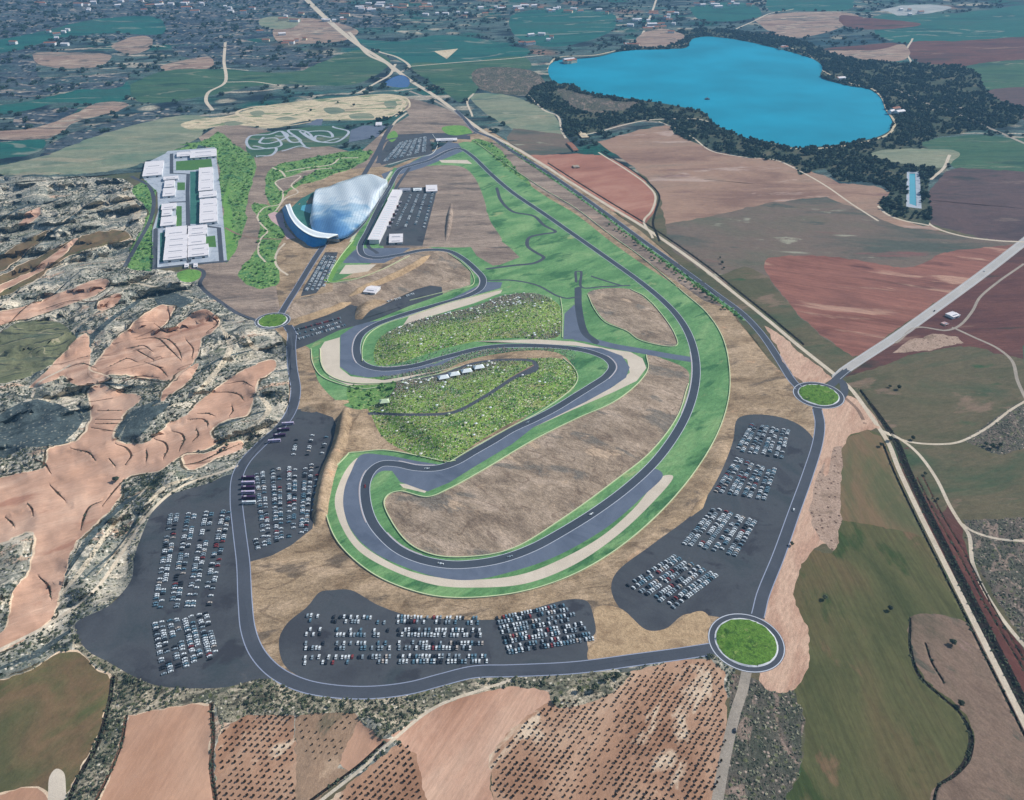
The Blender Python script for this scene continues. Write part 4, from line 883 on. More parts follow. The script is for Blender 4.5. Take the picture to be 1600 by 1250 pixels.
barrier('safety_barrier', [(1010,555),(1013,575),(1000,596),(960,628),(900,655),(830,690),(760,732),(700,765),(668,777),(625,768),(606,774),(600,785),(612,815),(640,850),(680,868),(740,870),(800,858),(880,810),(960,752),(1018,705),(1060,648),(1076,600)], 'pale barrier ringing the large brown infield inside the southern loop')
barrier('safety_barrier', [(703,722),(740,700),(790,672),(850,640),(897,604),(903,590),(896,574),(880,560)], 'pale barrier between the olive knoll and the middle track section', .8)
barrier('safety_barrier', [(486,545),(488,565),(500,586),(530,600),(570,608),(600,604)], 'pale barrier outside the gravel of the western hairpin')
barrier('safety_barrier', [(500,545),(501,565),(510,583),(540,597),(600,599),(680,586),(720,573)], 'second pale barrier along the gravel edge of the western hairpin', .7)
barrier('safety_barrier', [(566,565),(566,545),(572,528),(590,512),(640,494),(700,474),(785,452)], 'pale barrier on the inner side of the northwestern straight', .7)
barrier('safety_barrier', [(918,460),(928,482),(945,503),(980,518),(1000,532),(1058,540),(1055,524),(1036,494),(1008,464),(985,452)], 'pale barrier round the small triangular brown infield', .8)
barrier('safety_barrier', [(640,470),(700,455),(740,444),(738,428),(722,410),(700,396)], 'pale barrier on the inner side of the northern bend', .7)
barrier('safety_barrier', [(876,466),(879,490),(879,528)], 'short pale barrier at the east end of the upper knoll', .8)
barrier('safety_barrier', [(1056,446),(1000,400),(955,368),(900,326),(850,296),(790,256),(740,220)], 'thin barrier along the outer edge of the long eastern straight', .7)
barrier('safety_barrier', [(552,376),(530,404),(512,440),(540,440),(570,432),(600,420),(640,400)], 'pale barrier round the first corner gravel near the pits', .8)
barrier('safety_barrier', [(606,258),(640,248),(676,240),(684,224),(676,210)], 'pale barrier beside the northern car park', .9, mat='barrier_white')
print('lines', round(time.time()-T0, 1))
# ---------------------------------------------------------------- vehicles
for n, c in dict(car_white=(222,230,236), car_silver=(150,166,178), car_blue=(104,138,158), car_red=(140,62,66), car_dark=(46,52,62), car_beige=(190,180,172)).items(): plain(n, c, .35, .5)
plain('glass_dark', (24,30,38), .15, .6); plain('tyre', (22,22,24), .9); plain('bus_plum', (66,30,78), .4, .5); plain('bus_pale', (196,184,214), .4, .5); plain('truck_red', (96,40,48), .5, .4); plain('truck_pale', (200,196,206), .5, .4)
CARCOL = ['car_white', 'car_silver', 'car_blue', 'car_red', 'car_dark', 'car_beige']; CARNAME = ['white', 'silver', 'pale blue', 'red', 'dark grey', 'beige']
def car_body(kind=0):
    m = MB(); L, Wd = (2.0, .85) if kind == 0 else (2.3, .92)
    m.box(-L, L, -Wd, Wd, .32, .82, 0, .12, .06)                       # lower body
    m.box(-L+.05, -L+.5, -Wd+.08, Wd-.08, .8, .92, 0, .06, .05)
    m.box(L-1.15, L-.1, -Wd+.08, Wd-.08, .8, .9, 0, .1, .05)            # bonnet
    m.box(-1.25, .75, -.72, .72, 1.34, 1.42 if kind == 0 else 1.62, 0, .12, .08)   # roof
    for x in (-1.3, 1.3):
        for y in (-Wd+.02, Wd-.22): m.cyl((x, .32), .32, y, y+.2, 8, 1, 'y')
    return m
def car_glass(kind=0):
    m = MB(); m.box(-1.65, 1.15, -.82, .82, .82, 1.36 if kind == 0 else 1.56, 0, .42, .12); return m
BODY = [[car_body(k).mesh('car_body', [c, 'tyre']) for c in CARCOL] for k in (0, 1)]
GLASS = [car_glass(k).mesh('windows', ['glass_dark']) for k in (0, 1)]
def merged(*mbs_mats):
    """one template from several builders; returns mesh with joined slots"""
    t = MB(); off = 0
    for mb, nm in mbs_mats:
        b = len(t.v); t.v += mb.v; t.f += [tuple(b+i for i in f) for f in mb.f]; t.m += [x+off for x in mb.m]; off += nm
    return t
# blocks: corners P00 (row start, first row), P10 (row end), P01 (row start, last row), P11; pairs of rows; how full; name of the place
BLK = [((272,803),(246,952),(354,797),(322,948), 4, .62, 'pair', 'northern half of the big southwest car park'),
       ((247,972),(262,1054),(316,958),(334,1030), 4, .72, 'pair', 'southern half of the big southwest car park'),
       ((405,735),(417,853),(482,726),(474,833), 4, .66, 'pair', 'western car park beside the purple coaches'),
       ((393,838),(398,860),(402,836),(410,858), 1, .6, 'single', 'southwest tip of the western car park'),
       ((464,684),(458,712),(512,676),(502,712), 3, .42, 'single', 'shaded east edge of the western car park'),
       ((492,722),(486,800),(502,722),(494,798), 1, .30, 'single', 'east rim of the western car park'),
       ((620,968),(748,970),(622,1030),(762,1030), 4, .74, 'row', 'middle of the southern car park'),
       ((478,966),(608,970),(474,1032),(612,1030), 4, .42, 'row', 'west end of the southern car park'),
       ((776,970),(890,948),(792,1016),(926,994), 4, .80, 'row', 'east end of the southern car park'),
       ((1179,663),(1155,706),(1228,671),(1216,716), 4, .82, 'pair', 'uppermost block of the southeast car park'),
       ((1156,717),(1122,770),(1207,731),(1188,781), 4, .84, 'pair', 'second block of the southeast car park'),
       ((1121,794),(1073,852),(1176,812),(1142,868), 4, .82, 'pair', 'third block of the southeast car park'),
       ((1060,870),(984,918),(1116,896),(1046,948), 4, .82, 'pair', 'lowest block of the southeast car park'),
       ((466,530),(540,508),(462,516),(533,497), 3, .82, 'single', 'small car park by the northwest roundabout'),
       ((508,400),(478,455),(525,402),(504,452), 4, .66, 'single', 'strip car park below the wave roof hall'),
       ((604,470),(646,457),(606,474),(648,461), 1, .7, 'single', 'car park behind the northwestern straight'),
       ((628,222),(602,252),(664,214),(662,238), 6, .72, 'pair', 'northern car park'),
       ((642,305),(618,356),(676,303),(662,356), 4, .55, 'single', 'paddock')]
cars = []
for bi, (a, b, c_, d_, npair, occ, mode, place) in enumerate(BLK):
    C = [np.array(unp(*p)) for p in (a, b, c_, d_)]
    rows = npair*2 if mode in ('pair', 'row') else npair
    if mode == 'row': npair = 4
    for r in range(rows):
        if mode in ('pair', 'row'):
            depth = np.linalg.norm((C[2]-C[0]+C[3]-C[1])/2); gap = 5.0/depth
            g = (r//2 + .5)/npair if npair > 1 else .5
            g = (r//2)/max(npair-1, 1); v = g + (-.5 if r % 2 == 0 else .5)*gap
        else: v = r/max(rows-1, 1) if rows > 1 else .5
        p0 = C[0]*(1-v)+C[2]*v; p1 = C[1]*(1-v)+C[3]*v; L = np.linalg.norm(p1-p0); n = max(2, int(L/2.65)); di = (p1-p0)/L
        if random.random() < .5: n += 1
        k = 0
        for s in range(n):
            dens = occ*(.72+.56*float(vnoise(np.array([p0[0]/30+s*.25]), np.array([p0[1]/30+r*.7]), 5)[0]))
            if random.random() > dens: continue
            k += 1; q = p0+di*(s+.5)*L/n + np.array([random.gauss(0, .12), random.gauss(0, .2)])
            ci = random.choices(range(6), (40, 22, 15, 3, 16, 4))[0]
            if bi in (13, 14, 15, 16, 17): ci = random.choice((0, 0, 0, 1, 2))
            if bi == 13 and r == 2: ci = random.choice((3, 4, 4, 3, 1))
            cars.append(dict(x=q[0], y=q[1], rz=math.atan2(di[1], di[0])+math.pi/2+(math.pi if random.random() < .5 else 0)+random.gauss(0, .03), c=ci, k=int(random.random() < .3), b=bi, r=r, i=k, pl=place, mode=mode))
P3 = on(np.array([q['x'] for q in cars]), np.array([q['y'] for q in cars]))
dist = np.hypot(P3[:, 0], P3[:, 1]); order = np.argsort(dist); near = set(order[:285].tolist())
DIRW = {'pair': ('from the west', 'from the north'), 'row': ('from the north', 'from the west'), 'single': ('from the west', 'from the north')}
SHORT = ['upper southwest lot', 'lower southwest lot', 'lot beside the purple coaches', 'tip of the western lot', 'shaded edge of the western lot', 'east rim of the western lot', 'middle of the southern lot', 'west end of the southern lot', 'east end of the southern lot', 'uppermost southeast block', 'second southeast block', 'third southeast block', 'lowest southeast block', 'northwest roundabout lot', 'strip lot', 'straight lot', 'northern lot', 'paddock']
for idx in sorted(near):
    q = cars[idx]
    o = link('parked_car', BODY[q['k']][q['c']], None, tuple(P3[idx]), q['rz'])
    link('windows', GLASS[q['k']], o)
    word = 'column' if q['mode'] == 'pair' else 'row'
    tag(o, f"{CARNAME[q['c']]} car, {ordw(q['i'])} in {word} {ordw(q['r']+1)} {DIRW[q['mode']][0]}, {SHORT[q['b']]}", 'car', 'cars parked in the lots round the circuit')
far = [i for i in range(len(cars)) if i not in near]
tm = merged((car_body(0), 2), (car_glass(0), 1)); tme = tm.mesh('tmp', ['car_white', 'tyre', 'glass_dark'])
T_ = tri_template(tme)
me = scatter('parked_cars', T_, P3[far], np.array([cars[i]['rz'] for i in far]), np.ones(len(far)), ['car_white', 'tyre', 'glass_dark', 'car_white', 'car_silver', 'car_blue', 'car_red', 'car_dark', 'car_beige'], np.array([3+cars[i]['c'] for i in far]))
tag(link('parked_cars', me), 'farther rows of small parked cars in the car parks round the circuit', 'cars', kind='stuff')
print('cars', len(cars))
# coaches
def coach(col, label, px, py, rz=0.0, L=13.0):
    X, Y = unp(px, py); p = on(X, Y)
    m = MB(); m.box(-L/2, L/2, -1.25, 1.25, .45, 1.5, 0, .05, .02); m.box(-L/2, L/2, -1.2, 1.2, 2.55, 3.2, 0, .25, .25)
    for k in range(int(L/1.6)+1): x = -L/2+.1+k*(L-.35)/int(L/1.6); m.box(x, x+.15, -1.22, 1.22, 1.5, 2.55, 0)
    o = m.build('coach', [col], None, tuple(p), rz)
    g = MB(); g.box(-L/2+.06, L/2-.06, -1.17, 1.17, 1.5, 2.55); g.build('windows', 'glass_dark', o)
    g = MB(); g.box(-L/2+2, -L/2+4.5, -.8, .8, 3.2, 3.45, 0, .1, .1); g.build('roof_unit', 'truck_pale', o)
    for x in (-L/2+2.6, L/2-2.6):
        for y in (-1.27, .97): g = MB(); g.cyl((x, .5), .5, y, y+.3, 10, 0, 'y'); g.build('wheel', 'tyre', o)
    tag(o, label, 'coach', 'coaches parked along the western road')
for i, (c_, px, py, lb) in enumerate([('bus_plum', 388, 748, 'dark plum coach, northernmost of the stack beside the western road'), ('bus_pale', 388, 756, 'lilac coach just below the northernmost plum coach'), ('bus_plum', 388, 763.5, 'plum coach between the two lilac coaches of the tight stack'),
        ('bus_pale', 388, 771, 'lilac coach above the lowest plum coach of the stack'), ('bus_plum', 389, 779, 'lowest plum coach, just above the white one'), ('car_white', 389.5, 787, 'white coach at the south end of the tight stack'),
        ('bus_pale', 450, 663.5, 'lilac coach, northernmost of the four under the road bend'), ('bus_plum', 443, 673, 'plum coach second of the four under the road bend'), ('bus_plum', 437, 682, 'plum coach third of the four under the road bend'), ('bus_pale', 429, 690.5, 'pale coach, southernmost of the four under the road bend')]):
    coach(c_, lb, px, py, .05 if i < 6 else .12)
def truck(col, label, px, py, rz):
    X, Y = unp(px, py); p = on(X, Y)
    m = MB(); m.box(-7, 4.2, -1.4, 1.4, 1.1, 4.0, 0, .03, .03); m.box(-6.6, 6.8, -1.1, 1.1, .7, 1.05, 1)
    o = m.build('race_truck', [col, 'tyre'], None, tuple(p), rz)
    c_ = MB(); c_.box(4.6, 7, -1.25, 1.25, 1.06, 3.4, 0, .2, .1); cb = c_.build('cab', col if col != 'truck_red' else 'truck_pale', o)
    g = MB(); g.box(6.8, 7.03, -1.05, 1.05, 2.1, 3.0); g.build('windscreen', 'glass_dark', cb)
    for x in (-5.4, -4.1, 5.6):
        for y in (-1.42, 1.12): g = MB(); g.cyl((x, .55), .55, y, y+.3, 10, 0, 'y'); g.build('wheel', 'tyre', o)
    tag(o, label, 'truck', 'race trucks parked behind the pit building')
ow = 'northernmost,second,third,fourth,fifth,sixth,southernmost'.split(',')
for i in range(7):
    t = i/6; truck('truck_red' if i % 2 else 'truck_pale', f"{'dark red' if i % 2 else 'pale'} transporter truck, {ow[i]} of the seven behind the pit building", 622-17*t, 318+38*t, .12)
# cars out on the circuit and roads
def race_car(px, py, col, label):
    i = np.argmin(np.hypot(*(TRK-np.array([px, py])).T)); a = TRK[i]; b = TRK[(i+2) % (len(TRK)-1)]
    A_, B_ = np.array(unp(*a)), np.array(unp(*b)); p = on(*A_); 
    m = MB(); m.box(-2.3, 2.3, -.35, .35, .25, .7, 0, .5, .1); m.box(-1.2, .6, -.9, .9, .2, .55, 0, .3, .1); m.box(-.9, .1, -.25, .25, .7, 1.0, 0, .2, .05)
    o = m.build('race_car', [col], None, tuple(p), math.atan2(*(B_-A_)[::-1]))
    g = MB(); g.box(-2.5, -2.1, -.9, .9, .85, .95); g.box(-2.4, -2.2, -.6, -.55, .6, .86); g.box(-2.4, -2.2, .55, .6, .6, .86); g.build('rear_wing', col, o)
    g = MB(); g.box(2.1, 2.6, -.95, .95, .15, .25); g.build('front_wing', col, o)
    for x in (-1.7, 1.6):
        for y in (-1.05, .7): g = MB(); g.cyl((x, .35), .35, y, y+.35, 10, 0, 'y'); g.build('wheel', 'tyre', o)
    tag(o, label, 'race car', 'race cars out on the track')
race_car(690,882,'car_white','white race car in the middle of the southern bend'); race_car(795,872,'car_silver','silver race car leaving the southern bend'); race_car(921,805,'car_white','white race car climbing the southeastern curve')
race_car(573,760,'car_red','red race car at the western side of the hairpin'); race_car(826,665,'car_silver','silver race car on the middle section above the brown infield'); race_car(668,733,'car_white','white race car entering the southwest hairpin')
def lone_car(px, py, rz, c_, label):
    o = link('car', BODY[0][c_], None, tuple(at(px, py)), rz); link('windows', GLASS[0], o); tag(o, label, 'car')
lone_car(1460, 486, .9, 4, 'dark car driving on the wide pale highway'); lone_car(1538, 424, .9, 0, 'white car far along the wide pale highway'); lone_car(1148, 1142, 1.4, 4, 'dark car on the pale road south of the lower roundabout')
lone_car(1240, 797, 1.2, 0, 'white car on the road beside the southeast car park')
# ---------------------------------------------------------------- buildings
plain('wall_white', (214,216,220), .7); plain('roof_white', (230,226,230), .6); plain('roof_line', (150,156,170), .6); plain('wall_cream', (212,200,176), .8); plain('roof_tile', (150,100,80), .8)
plain('door_dark', (52,60,74), .5); plain('glass_blue', (30,84,132), .15, .7); plain('steel', (130,138,150), .4, .5, .6); plain('membrane', (232,240,244), .45, .4); plain('roof_green', (196,214,180), .7); plain('roof_grey', (150,150,150), .8); plain('stone', (176,158,138), .9)
def site(px0, py0, px1, py1, ang):
    """centre, size and ground height of the upright-in-photo rectangle, on axes turned by ang"""
    c = [np.array(unp(x, y)) for x, y in ((px0, py0), (px1, py0), (px1, py1), (px0, py1))]
    m = sum(c)/4; u = np.array([math.cos(ang), math.sin(ang)]); v = np.array([-u[1], u[0]])
    w = (abs((c[1]-c[0]) @ u)+abs((c[2]-c[3]) @ u))/2; d = (abs((c[3]-c[0]) @ v)+abs((c[2]-c[1]) @ v))/2
    return m, w, d
def warehouse(px0, py0, px1, py1, h, label, ang=math.radians(17), name='warehouse', roof='roof_white', wall='wall_white', bays=2, group='warehouses of the industrial estate', cat='warehouse'):
    # the photo rectangle is the roof: its foot stands lower in the picture
    k = .5*h*math.cos(math.radians(28))/.95*.9
    m_, w, d = site(px0, py0+k*.5, px1, py1+k, ang)
    p = on(*m_); h *= .5; w *= 1.16; d = max(d*1.2, 7)
    rt = empty(name, tuple(p), ang)
    m = MB(); m.box(-w/2, w/2, -d/2, d/2, -2, h); m.build('wall', wall, rt)
    m = MB(); nb = bays
    for i in range(nb):
        y0 = -d/2+d*i/nb; y1 = y0+d/nb; ym = (y0+y1)/2; b = len(m.v); e = .25; rz = h+min(1.4, d/nb*.08)
        m.v += [(-w/2-e, y0, h+.01), (w/2+e, y0, h+.01), (w/2+e, ym, rz), (-w/2-e, ym, rz), (w/2+e, y1, h+.01), (-w/2-e, y1, h+.01)]
        m.f += [(b, b+1, b+2, b+3), (b+3, b+2, b+4, b+5), (b+1, b+4, b+2), (b, b+3, b+5)]; m.m += [0]*4
    rf = m.build('roof', roof, rt)
    m = MB()
    for i in range(nb+1): y = -d/2+d*i/nb; m.box(-w/2-.3, w/2+.3, y-.3, y+.3, h+.02, h+.3)
    m.box(-w/2-.35, -w/2+.25, -d/2-.3, d/2+.3, h, h+.58); m.box(w/2-.25, w/2+.35, -d/2-.3, d/2+.3, h, h+.58); m.build('parapet', roof, rf)
    n = max(1, int(w/12))
    for i in range(n):
        x = -w/2+w*(i+.5)/n; m = MB(); m.box(x-2, x+2, -d/2-.12, -d/2+.1, 0, min(4.2, h*.6)); m.build('door', 'door_dark', rt)
    m = MB(); m.box(-w/2+1.5, w/2-1.5, -d/2-.06, -d/2+.1, h*.72, h*.85); m.build('window', 'glass_dark', rt)
    for i in range(nb):
        m = MB(); y = -d/2+d*(i+.25)/nb; m.box(-w*.3, w*.3, y-.8, y+.8, h+.3, h+1.0); m.build('skylight', 'roof_line', rf)
    tag(rt, label, cat, group); return rt
W_ = warehouse
W_(228,255,253,272,8,'square white warehouse standing alone at the northwest corner of the estate')
W_(279,239,299,243,7,'small low white warehouse at the north edge of the estate',bays=1)
W_(301,236,336,244,8,'wide white warehouse in the northeast corner of the estate',bays=2)
W_(258,277,277,279.5,7,'narrow white unit at the top of the western middle row',bays=1)
W_(259,284,272,291,7,'short white unit second in the western middle row',bays=1)
W_(257,296,273,305,7,'small white unit above the side street of the estate',bays=1)
W_(313,266,332,294,9,'tall long white warehouse east of the main street with green roofed end',bays=3)
W_(314,301,337,307,8,'slim white warehouse between the two long eastern ones',bays=1)
W_(315,315,338,344,9,'long white warehouse south of the slim eastern one',bays=3)
W_(255,320,274,326,7,'white unit just south of the side street',bays=1)
W_(255,330,268,336,7,'smallest white unit in the lower western row',bays=1)
W_(254,341,274,351,7,'white unit at the foot of the lower western row',bays=1)
W_(262,357,290,367,8,'white warehouse on top of the largest southwest block',bays=1)
W_(261,373,291,402,9,'largest square white warehouse in the southwest of the estate',bays=4)
W_(297,355,322,366,8,'white warehouse north of the three stacked in the southeast',bays=2)
W_(297,371,320,381,8,'middle white warehouse of the three stacked in the southeast',bays=1)
W_(297,386,324,399,8,'lowest white warehouse of the three stacked in the southeast',bays=2)
# gatehouses at the estate entrance
for px, lb in ((292, 'western small white gatehouse by the estate entrance'), (306, 'eastern small white gatehouse by the estate entrance')):
    W_(px-2.5, 413, px+2.5, 417, 4, lb, bays=1, name='gatehouse', group='estate gatehouses', cat='gatehouse')
# ---- pit building
p0, p1 = np.array(unp(616,318)), np.array(unp(585,381)); dirv = p1-p0; L = np.linalg.norm(dirv); ang = math.atan2(dirv[1], dirv[0]); mid = (p0+p1)/2
pb = empty('pit_building', tuple(on(*mid)), ang)
m = MB(); m.box(-L/2, L/2, -8, 8, -1, 7); m.build('wall', 'wall_white', pb)
m = MB(); m.box(-L/2-1, L/2+1, -10.5, 9.5, 7.02, 7.8); rf = m.build('roof', 'roof_white', pb)
for i in range(18): x = -L/2+(i+.5)*L/18; m = MB(); m.box(x-1.2, x+1.2, -6, 6, 7.8, 8.05); m.build('roof_panel', 'membrane', rf)
for i in range(16):
    x = -L/2+6+(i+.5)*(L-12)/16
    m = MB(); m.box(x-2.6, x+2.6, -8.15, -7.9, .1, 3.6); m.build('garage_door', 'door_dark', pb)
m = MB(); m.box(-L/2+2, L/2-2, -8.1, -7.9, 4.4, 6.2); m.build('window', 'glass_dark', pb)
tag(pb, 'long narrow white pit building beside the start straight', 'pit building')
W_(611,300,624,311,12,'white race control tower at the north end of the pit building',ang=ang+math.pi/2,name='control_tower',bays=1,group='paddock buildings',cat='tower')
W_(610,368,628,378,6,'white flat paddock building with two bays near the first corner',ang=0.1,name='paddock_building',bays=2,group='paddock buildings',cat='building')
W_(667,291,682,298,6,'square white building at the northeast corner of the paddock',ang=0.1,name='paddock_building',bays=1,group='paddock buildings',cat='building')
W_(626,295,640,297.5,4,'low lilac grey shed along the north side of the paddock',ang=0.1,name='shed',roof='roof_line',bays=1,group='paddock buildings',cat='shed')
W_(647,295,658,297.5,4,'low pale blue shed next to the lilac grey paddock shed',ang=0.1,name='shed',roof='membrane',bays=1,group='paddock buildings',cat='shed')
W_(588,192,596,195,5,'small white building by the kart track car park',ang=0.1,name='kart_clubhouse',bays=1,group='kart track buildings',cat='building')
W_(684,217,712,219,5,'low pale building beside the northern hairpin',ang=0.1,name='timing_building',bays=1,group='northern buildings',cat='building')
# ---- wave roofed hall
hall = empty('wave_hall', tuple(at(530, 345)))
hc = np.array(at(530, 345))
def surf(name, mat, top, bot, hfun, n, k, thick=1.0, parent=None, u0=0, u1=1):
    """shell between two photo-space edge curves; hfun(u,v) height"""
    def res(P, t):
        P = dense(spline(P, False), False, 2); d = np.linspace(0, 1, len(P)); return np.stack([np.interp(t, d, P[:, 0]), np.interp(t, d, P[:, 1])], 1)
    us = np.linspace(u0, u1, n); A_ = np.stack(unp(*res(top, us).T), 1); B_ = np.stack(unp(*res(bot, us).T), 1)
    V = []
    for i, u in enumerate(us):
        for j in range(k):
            v = j/(k-1); q = A_[i]*(1-v)+B_[i]*v; h = hfun(u, v)
            # keep the plan position the survey shows for a point at this height
            px, py = prj(q[0], q[1]); X, Y = unp(px, py, h); V.append((X-hc[0], Y-hc[1], h-hc[2]))
    F_ = []; N_ = len(V); V += [(x, y, z-thick) for x, y, z in V]
    for i in range(n-1):
        for j in range(k-1):
            a = i*k+j; F_.append((a, a+1, a+k+1, a+k)); F_.append((N_+a, N_+a+k, N_+a+k+1, N_+a+1))
    for i in range(n-1):
        for j in (0, k-1): a = i*k+j; F_.append((a, a+k, N_+a+k, N_+a))
    for j in range(k-1):
        for i in (0, n-1): a = i*k+j; F_.append((a, a+1, N_+a+1, N_+a))
    me = bpy.data.meshes.new(name); me.from_pydata(V, [], F_); me.materials.append(MATS[mat]); me.polygons.foreach_set('use_smooth', [True]*len(F_)); me.update()
    return link(name, me, parent)
def glazed(name, c1, c2, sz):
    m, nt, b = _base(name, .22, .6); N, L_ = nt.nodes, nt.links
    g = N.new('ShaderNodeNewGeometry'); br = N.new('ShaderNodeTexBrick'); br.inputs['Scale'].default_value = 1/sz; br.inputs['Color1'].default_value = lin(c1); br.inputs['Color2'].default_value = lin(c2)
    br.inputs['Mortar'].default_value = lin(tuple(min(255, v+50) for v in c1)); br.inputs['Mortar Size'].default_value = .05; br.offset = 0; L_.new(g.outputs['Position'], br.inputs['Vector'])
    n = N.new('ShaderNodeTexNoise'); n.inputs['Scale'].default_value = 1/28; n.inputs['Detail'].default_value = 4; L_.new(g.outputs['Position'], n.inputs['Vector'])
    r = N.new('ShaderNodeMapRange'); r.inputs[1].default_value = .42; r.inputs[2].default_value = .62; L_.new(n.outputs['Fac'], r.inputs[0])
    x = N.new('ShaderNodeMix'); x.data_type = 'RGBA'; L_.new(r.outputs[0], x.inputs[0]); L_.new(br.outputs[0], x.inputs[6]); x.inputs[7].default_value = lin((196,214,228)); L_.new(x.outputs[2], b.inputs['Base Color'])
glazed('wave_glass', (84,134,178), (120,162,198), 5)
top = [(490,298),(510,292),(535,285),(555,277),(580,273),(604,282)]
midl = [(489,306),(510,306),(535,304),(560,306),(585,306),(600,300)]
bot = [(482,336),(500,348),(530,362),(556,352),(580,328),(600,300)]
bell = lambda u, v: 16+14*math.sin(math.pi*min(1, .15+.85*u))*(.6+.4*math.sin(math.pi*v))
TOPC = [(490,310),(492,297),(515,291),(528,285),(548,279),(558,275),(580,272),(605,281)]
BOTC = [(494,326),(484,340),(490,361),(515,372),(540,370),(556,358),(572,342),(606,290)]
hf = lambda u, v: 5+13*(u**.8)*math.sin(math.pi*(.12+.8*v)) + 5*math.sin(math.pi*v) + 1.6*math.sin(u*15+2.2*v) + .8*math.sin(u*31-v*5)
def shell_mat():
    m, nt, b = _base('wave_shell', .3, .5); N, L_ = nt.nodes, nt.links
    a = np.append(unp(500, 345), 0); c_ = np.append(unp(582, 288), 0); dd = c_-a; k = dd/(dd @ dd)
    g = N.new('ShaderNodeNewGeometry'); sb = N.new('ShaderNodeVectorMath'); sb.operation = 'SUBTRACT'; L_.new(g.outputs['Position'], sb.inputs[0]); sb.inputs[1].default_value = tuple(a)
    dt = N.new('ShaderNodeVectorMath'); dt.operation = 'DOT_PRODUCT'; L_.new(sb.outputs[0], dt.inputs[0]); dt.inputs[1].default_value = tuple(k)
    n = N.new('ShaderNodeTexNoise'); n.inputs['Scale'].default_value = 1/34; n.inputs['Detail'].default_value = 5; n.inputs['Distortion'].default_value = .8; L_.new(g.outputs['Position'], n.inputs['Vector'])
    ad = N.new('ShaderNodeMath'); ad.operation = 'MULTIPLY_ADD'; L_.new(n.outputs['Fac'], ad.inputs[0]); ad.inputs[1].default_value = 1.3; L_.new(dt.outputs['Value'], ad.inputs[2])
    r = N.new('ShaderNodeValToRGB'); e = r.color_ramp.elements; e[0].position = .45; e[0].color = lin((88,138,186)); e[1].position = 1.0; e[1].color = lin((232,240,244))
    q = e.new(.62); q.color = lin((128,172,208)); q = e.new(.75); q.color = lin((170,200,220)); L_.new(ad.outputs[0], r.inputs[0])
    br = N.new('ShaderNodeTexBrick'); br.inputs['Scale'].default_value = 1/9; br.offset = 0; br.inputs['Mortar Size'].default_value = .035; br.inputs['Color1'].default_value = (1, 1, 1, 1); br.inputs['Color2'].default_value = (.88, .9, .93, 1); br.inputs['Mortar'].default_value = (.5, .56, .64, 1); L_.new(g.outputs['Position'], br.inputs['Vector'])
    x = N.new('ShaderNodeMix'); x.data_type = 'RGBA'; x.blend_type = 'MULTIPLY'; x.inputs[0].default_value = 1; L_.new(r.outputs[0], x.inputs[6]); L_.new(br.outputs[0], x.inputs[7]); L_.new(x.outputs[2], b.inputs['Base Color'])
shell_mat()
surf('wave_roof', 'wave_shell', TOPC, BOTC, hf, 40, 22, 1.2, hall)
IN = [(453,318),(460,335),(470,347),(484,357),(502,363),(528,366)]
OUT = [(446,320),(453,338),(463,352),(477,363),(493,370),(512,372)]
FOOT = [(440,326),(446,345),(456,362),(469,377),(486,387),(508,384)]
surf('rim_roof', 'membrane', IN, OUT, lambda u, v: 17-1.5*v, 24, 4, 1.0, hall)
G('hall_blue', [(36,124,190), (52,142,206)], 20, 3, .15, None, bump=0, rough=.3)
surf('curved_wall', 'hall_blue', OUT, FOOT, lambda u, v: 15*(1-v)-.5, 24, 6, .4, hall)
surf('inner_wall', 'wall_white', IN, [(x+3, y+13) for x, y in IN], lambda u, v: 16*(1-v)-.5, 24, 3, .4, hall)
m = MB(); q = [at(x, y)-hc for x, y in ((450,330),(478,362),(520,370),(560,350),(590,310),(575,290),(520,305),(490,300),(470,312))]
m.prism([(a[0], a[1]) for a in q][::-1], -.5, .6); m.build('deck', 'teal_lawn_shade', hall)
m = MB(); q = [at(x, y)-hc for x, y in ((472,322),(492,318),(496,328),(484,335),(470,330))]
m.prism([(a[0], a[1]) for a in q][::-1], .5, .9); m.build('pool', 'pool_water', hall)
tag(hall, 'big hall with white and blue wave shaped roof and curved blue front', 'hall')
# ---- small structures on and round the circuit
def marquee(px, py, w, d, h, rz, label, name='marquee', mat='membrane', group='white marquees on the spectator knoll', dz=0):
    p = at(px, py); rt = empty(name, tuple(p), rz)
    m = MB(); b = 0; m.v = [(-w/2, -d/2, h*.6), (w/2, -d/2, h*.6), (w/2, d/2, h*.6), (-w/2, d/2, h*.6), (-w/4, 0, h), (w/4, 0, h)]
    m.f = [(0, 1, 5, 4), (1, 2, 5), (2, 3, 4, 5), (3, 0, 4)]; m.m = [0]*4; m.build('canopy', mat, rt)
    m = MB(); m.box(-w/2+.2, w/2-.2, d/2-.3, d/2-.2, 0, h*.6); m.build('back_panel', mat, rt)
    for x in (-w/2+.15, w/2-.15):
        for y in (-d/2+.15, d/2-.15): m = MB(); m.cyl((x, y), .12, -1, h*.6, 6); m.build('pole', 'steel', rt)
    tag(rt, label, 'marquee', group); return rt
for i, (px, py, lb) in enumerate([(693,593,'westernmost of the four white marquees in a row'), (710,588,'second white marquee from the west on the knoll'), (729,583,'third white marquee from the west on the knoll'), (748,577,'easternmost of the four white marquees in a row')]):
    marquee(px, py, 13, 9, 6, .32, lb)
marquee(601, 630, 11, 9, 5, .2, 'pale yellow tent alone at the west foot of the knoll', 'tent', 'roof_green', 'single tents')
W_(573,449,590,457,6,'white flat roofed building between the two brown embankments',ang=-.25,name='clubhouse',bays=1,group='infield buildings',cat='building')
W_(1480,489,1496,496,6,'white roofed farmhouse south of the wide pale highway',ang=.5,name='farmhouse',bays=1,group='farm buildings',cat='farmhouse')
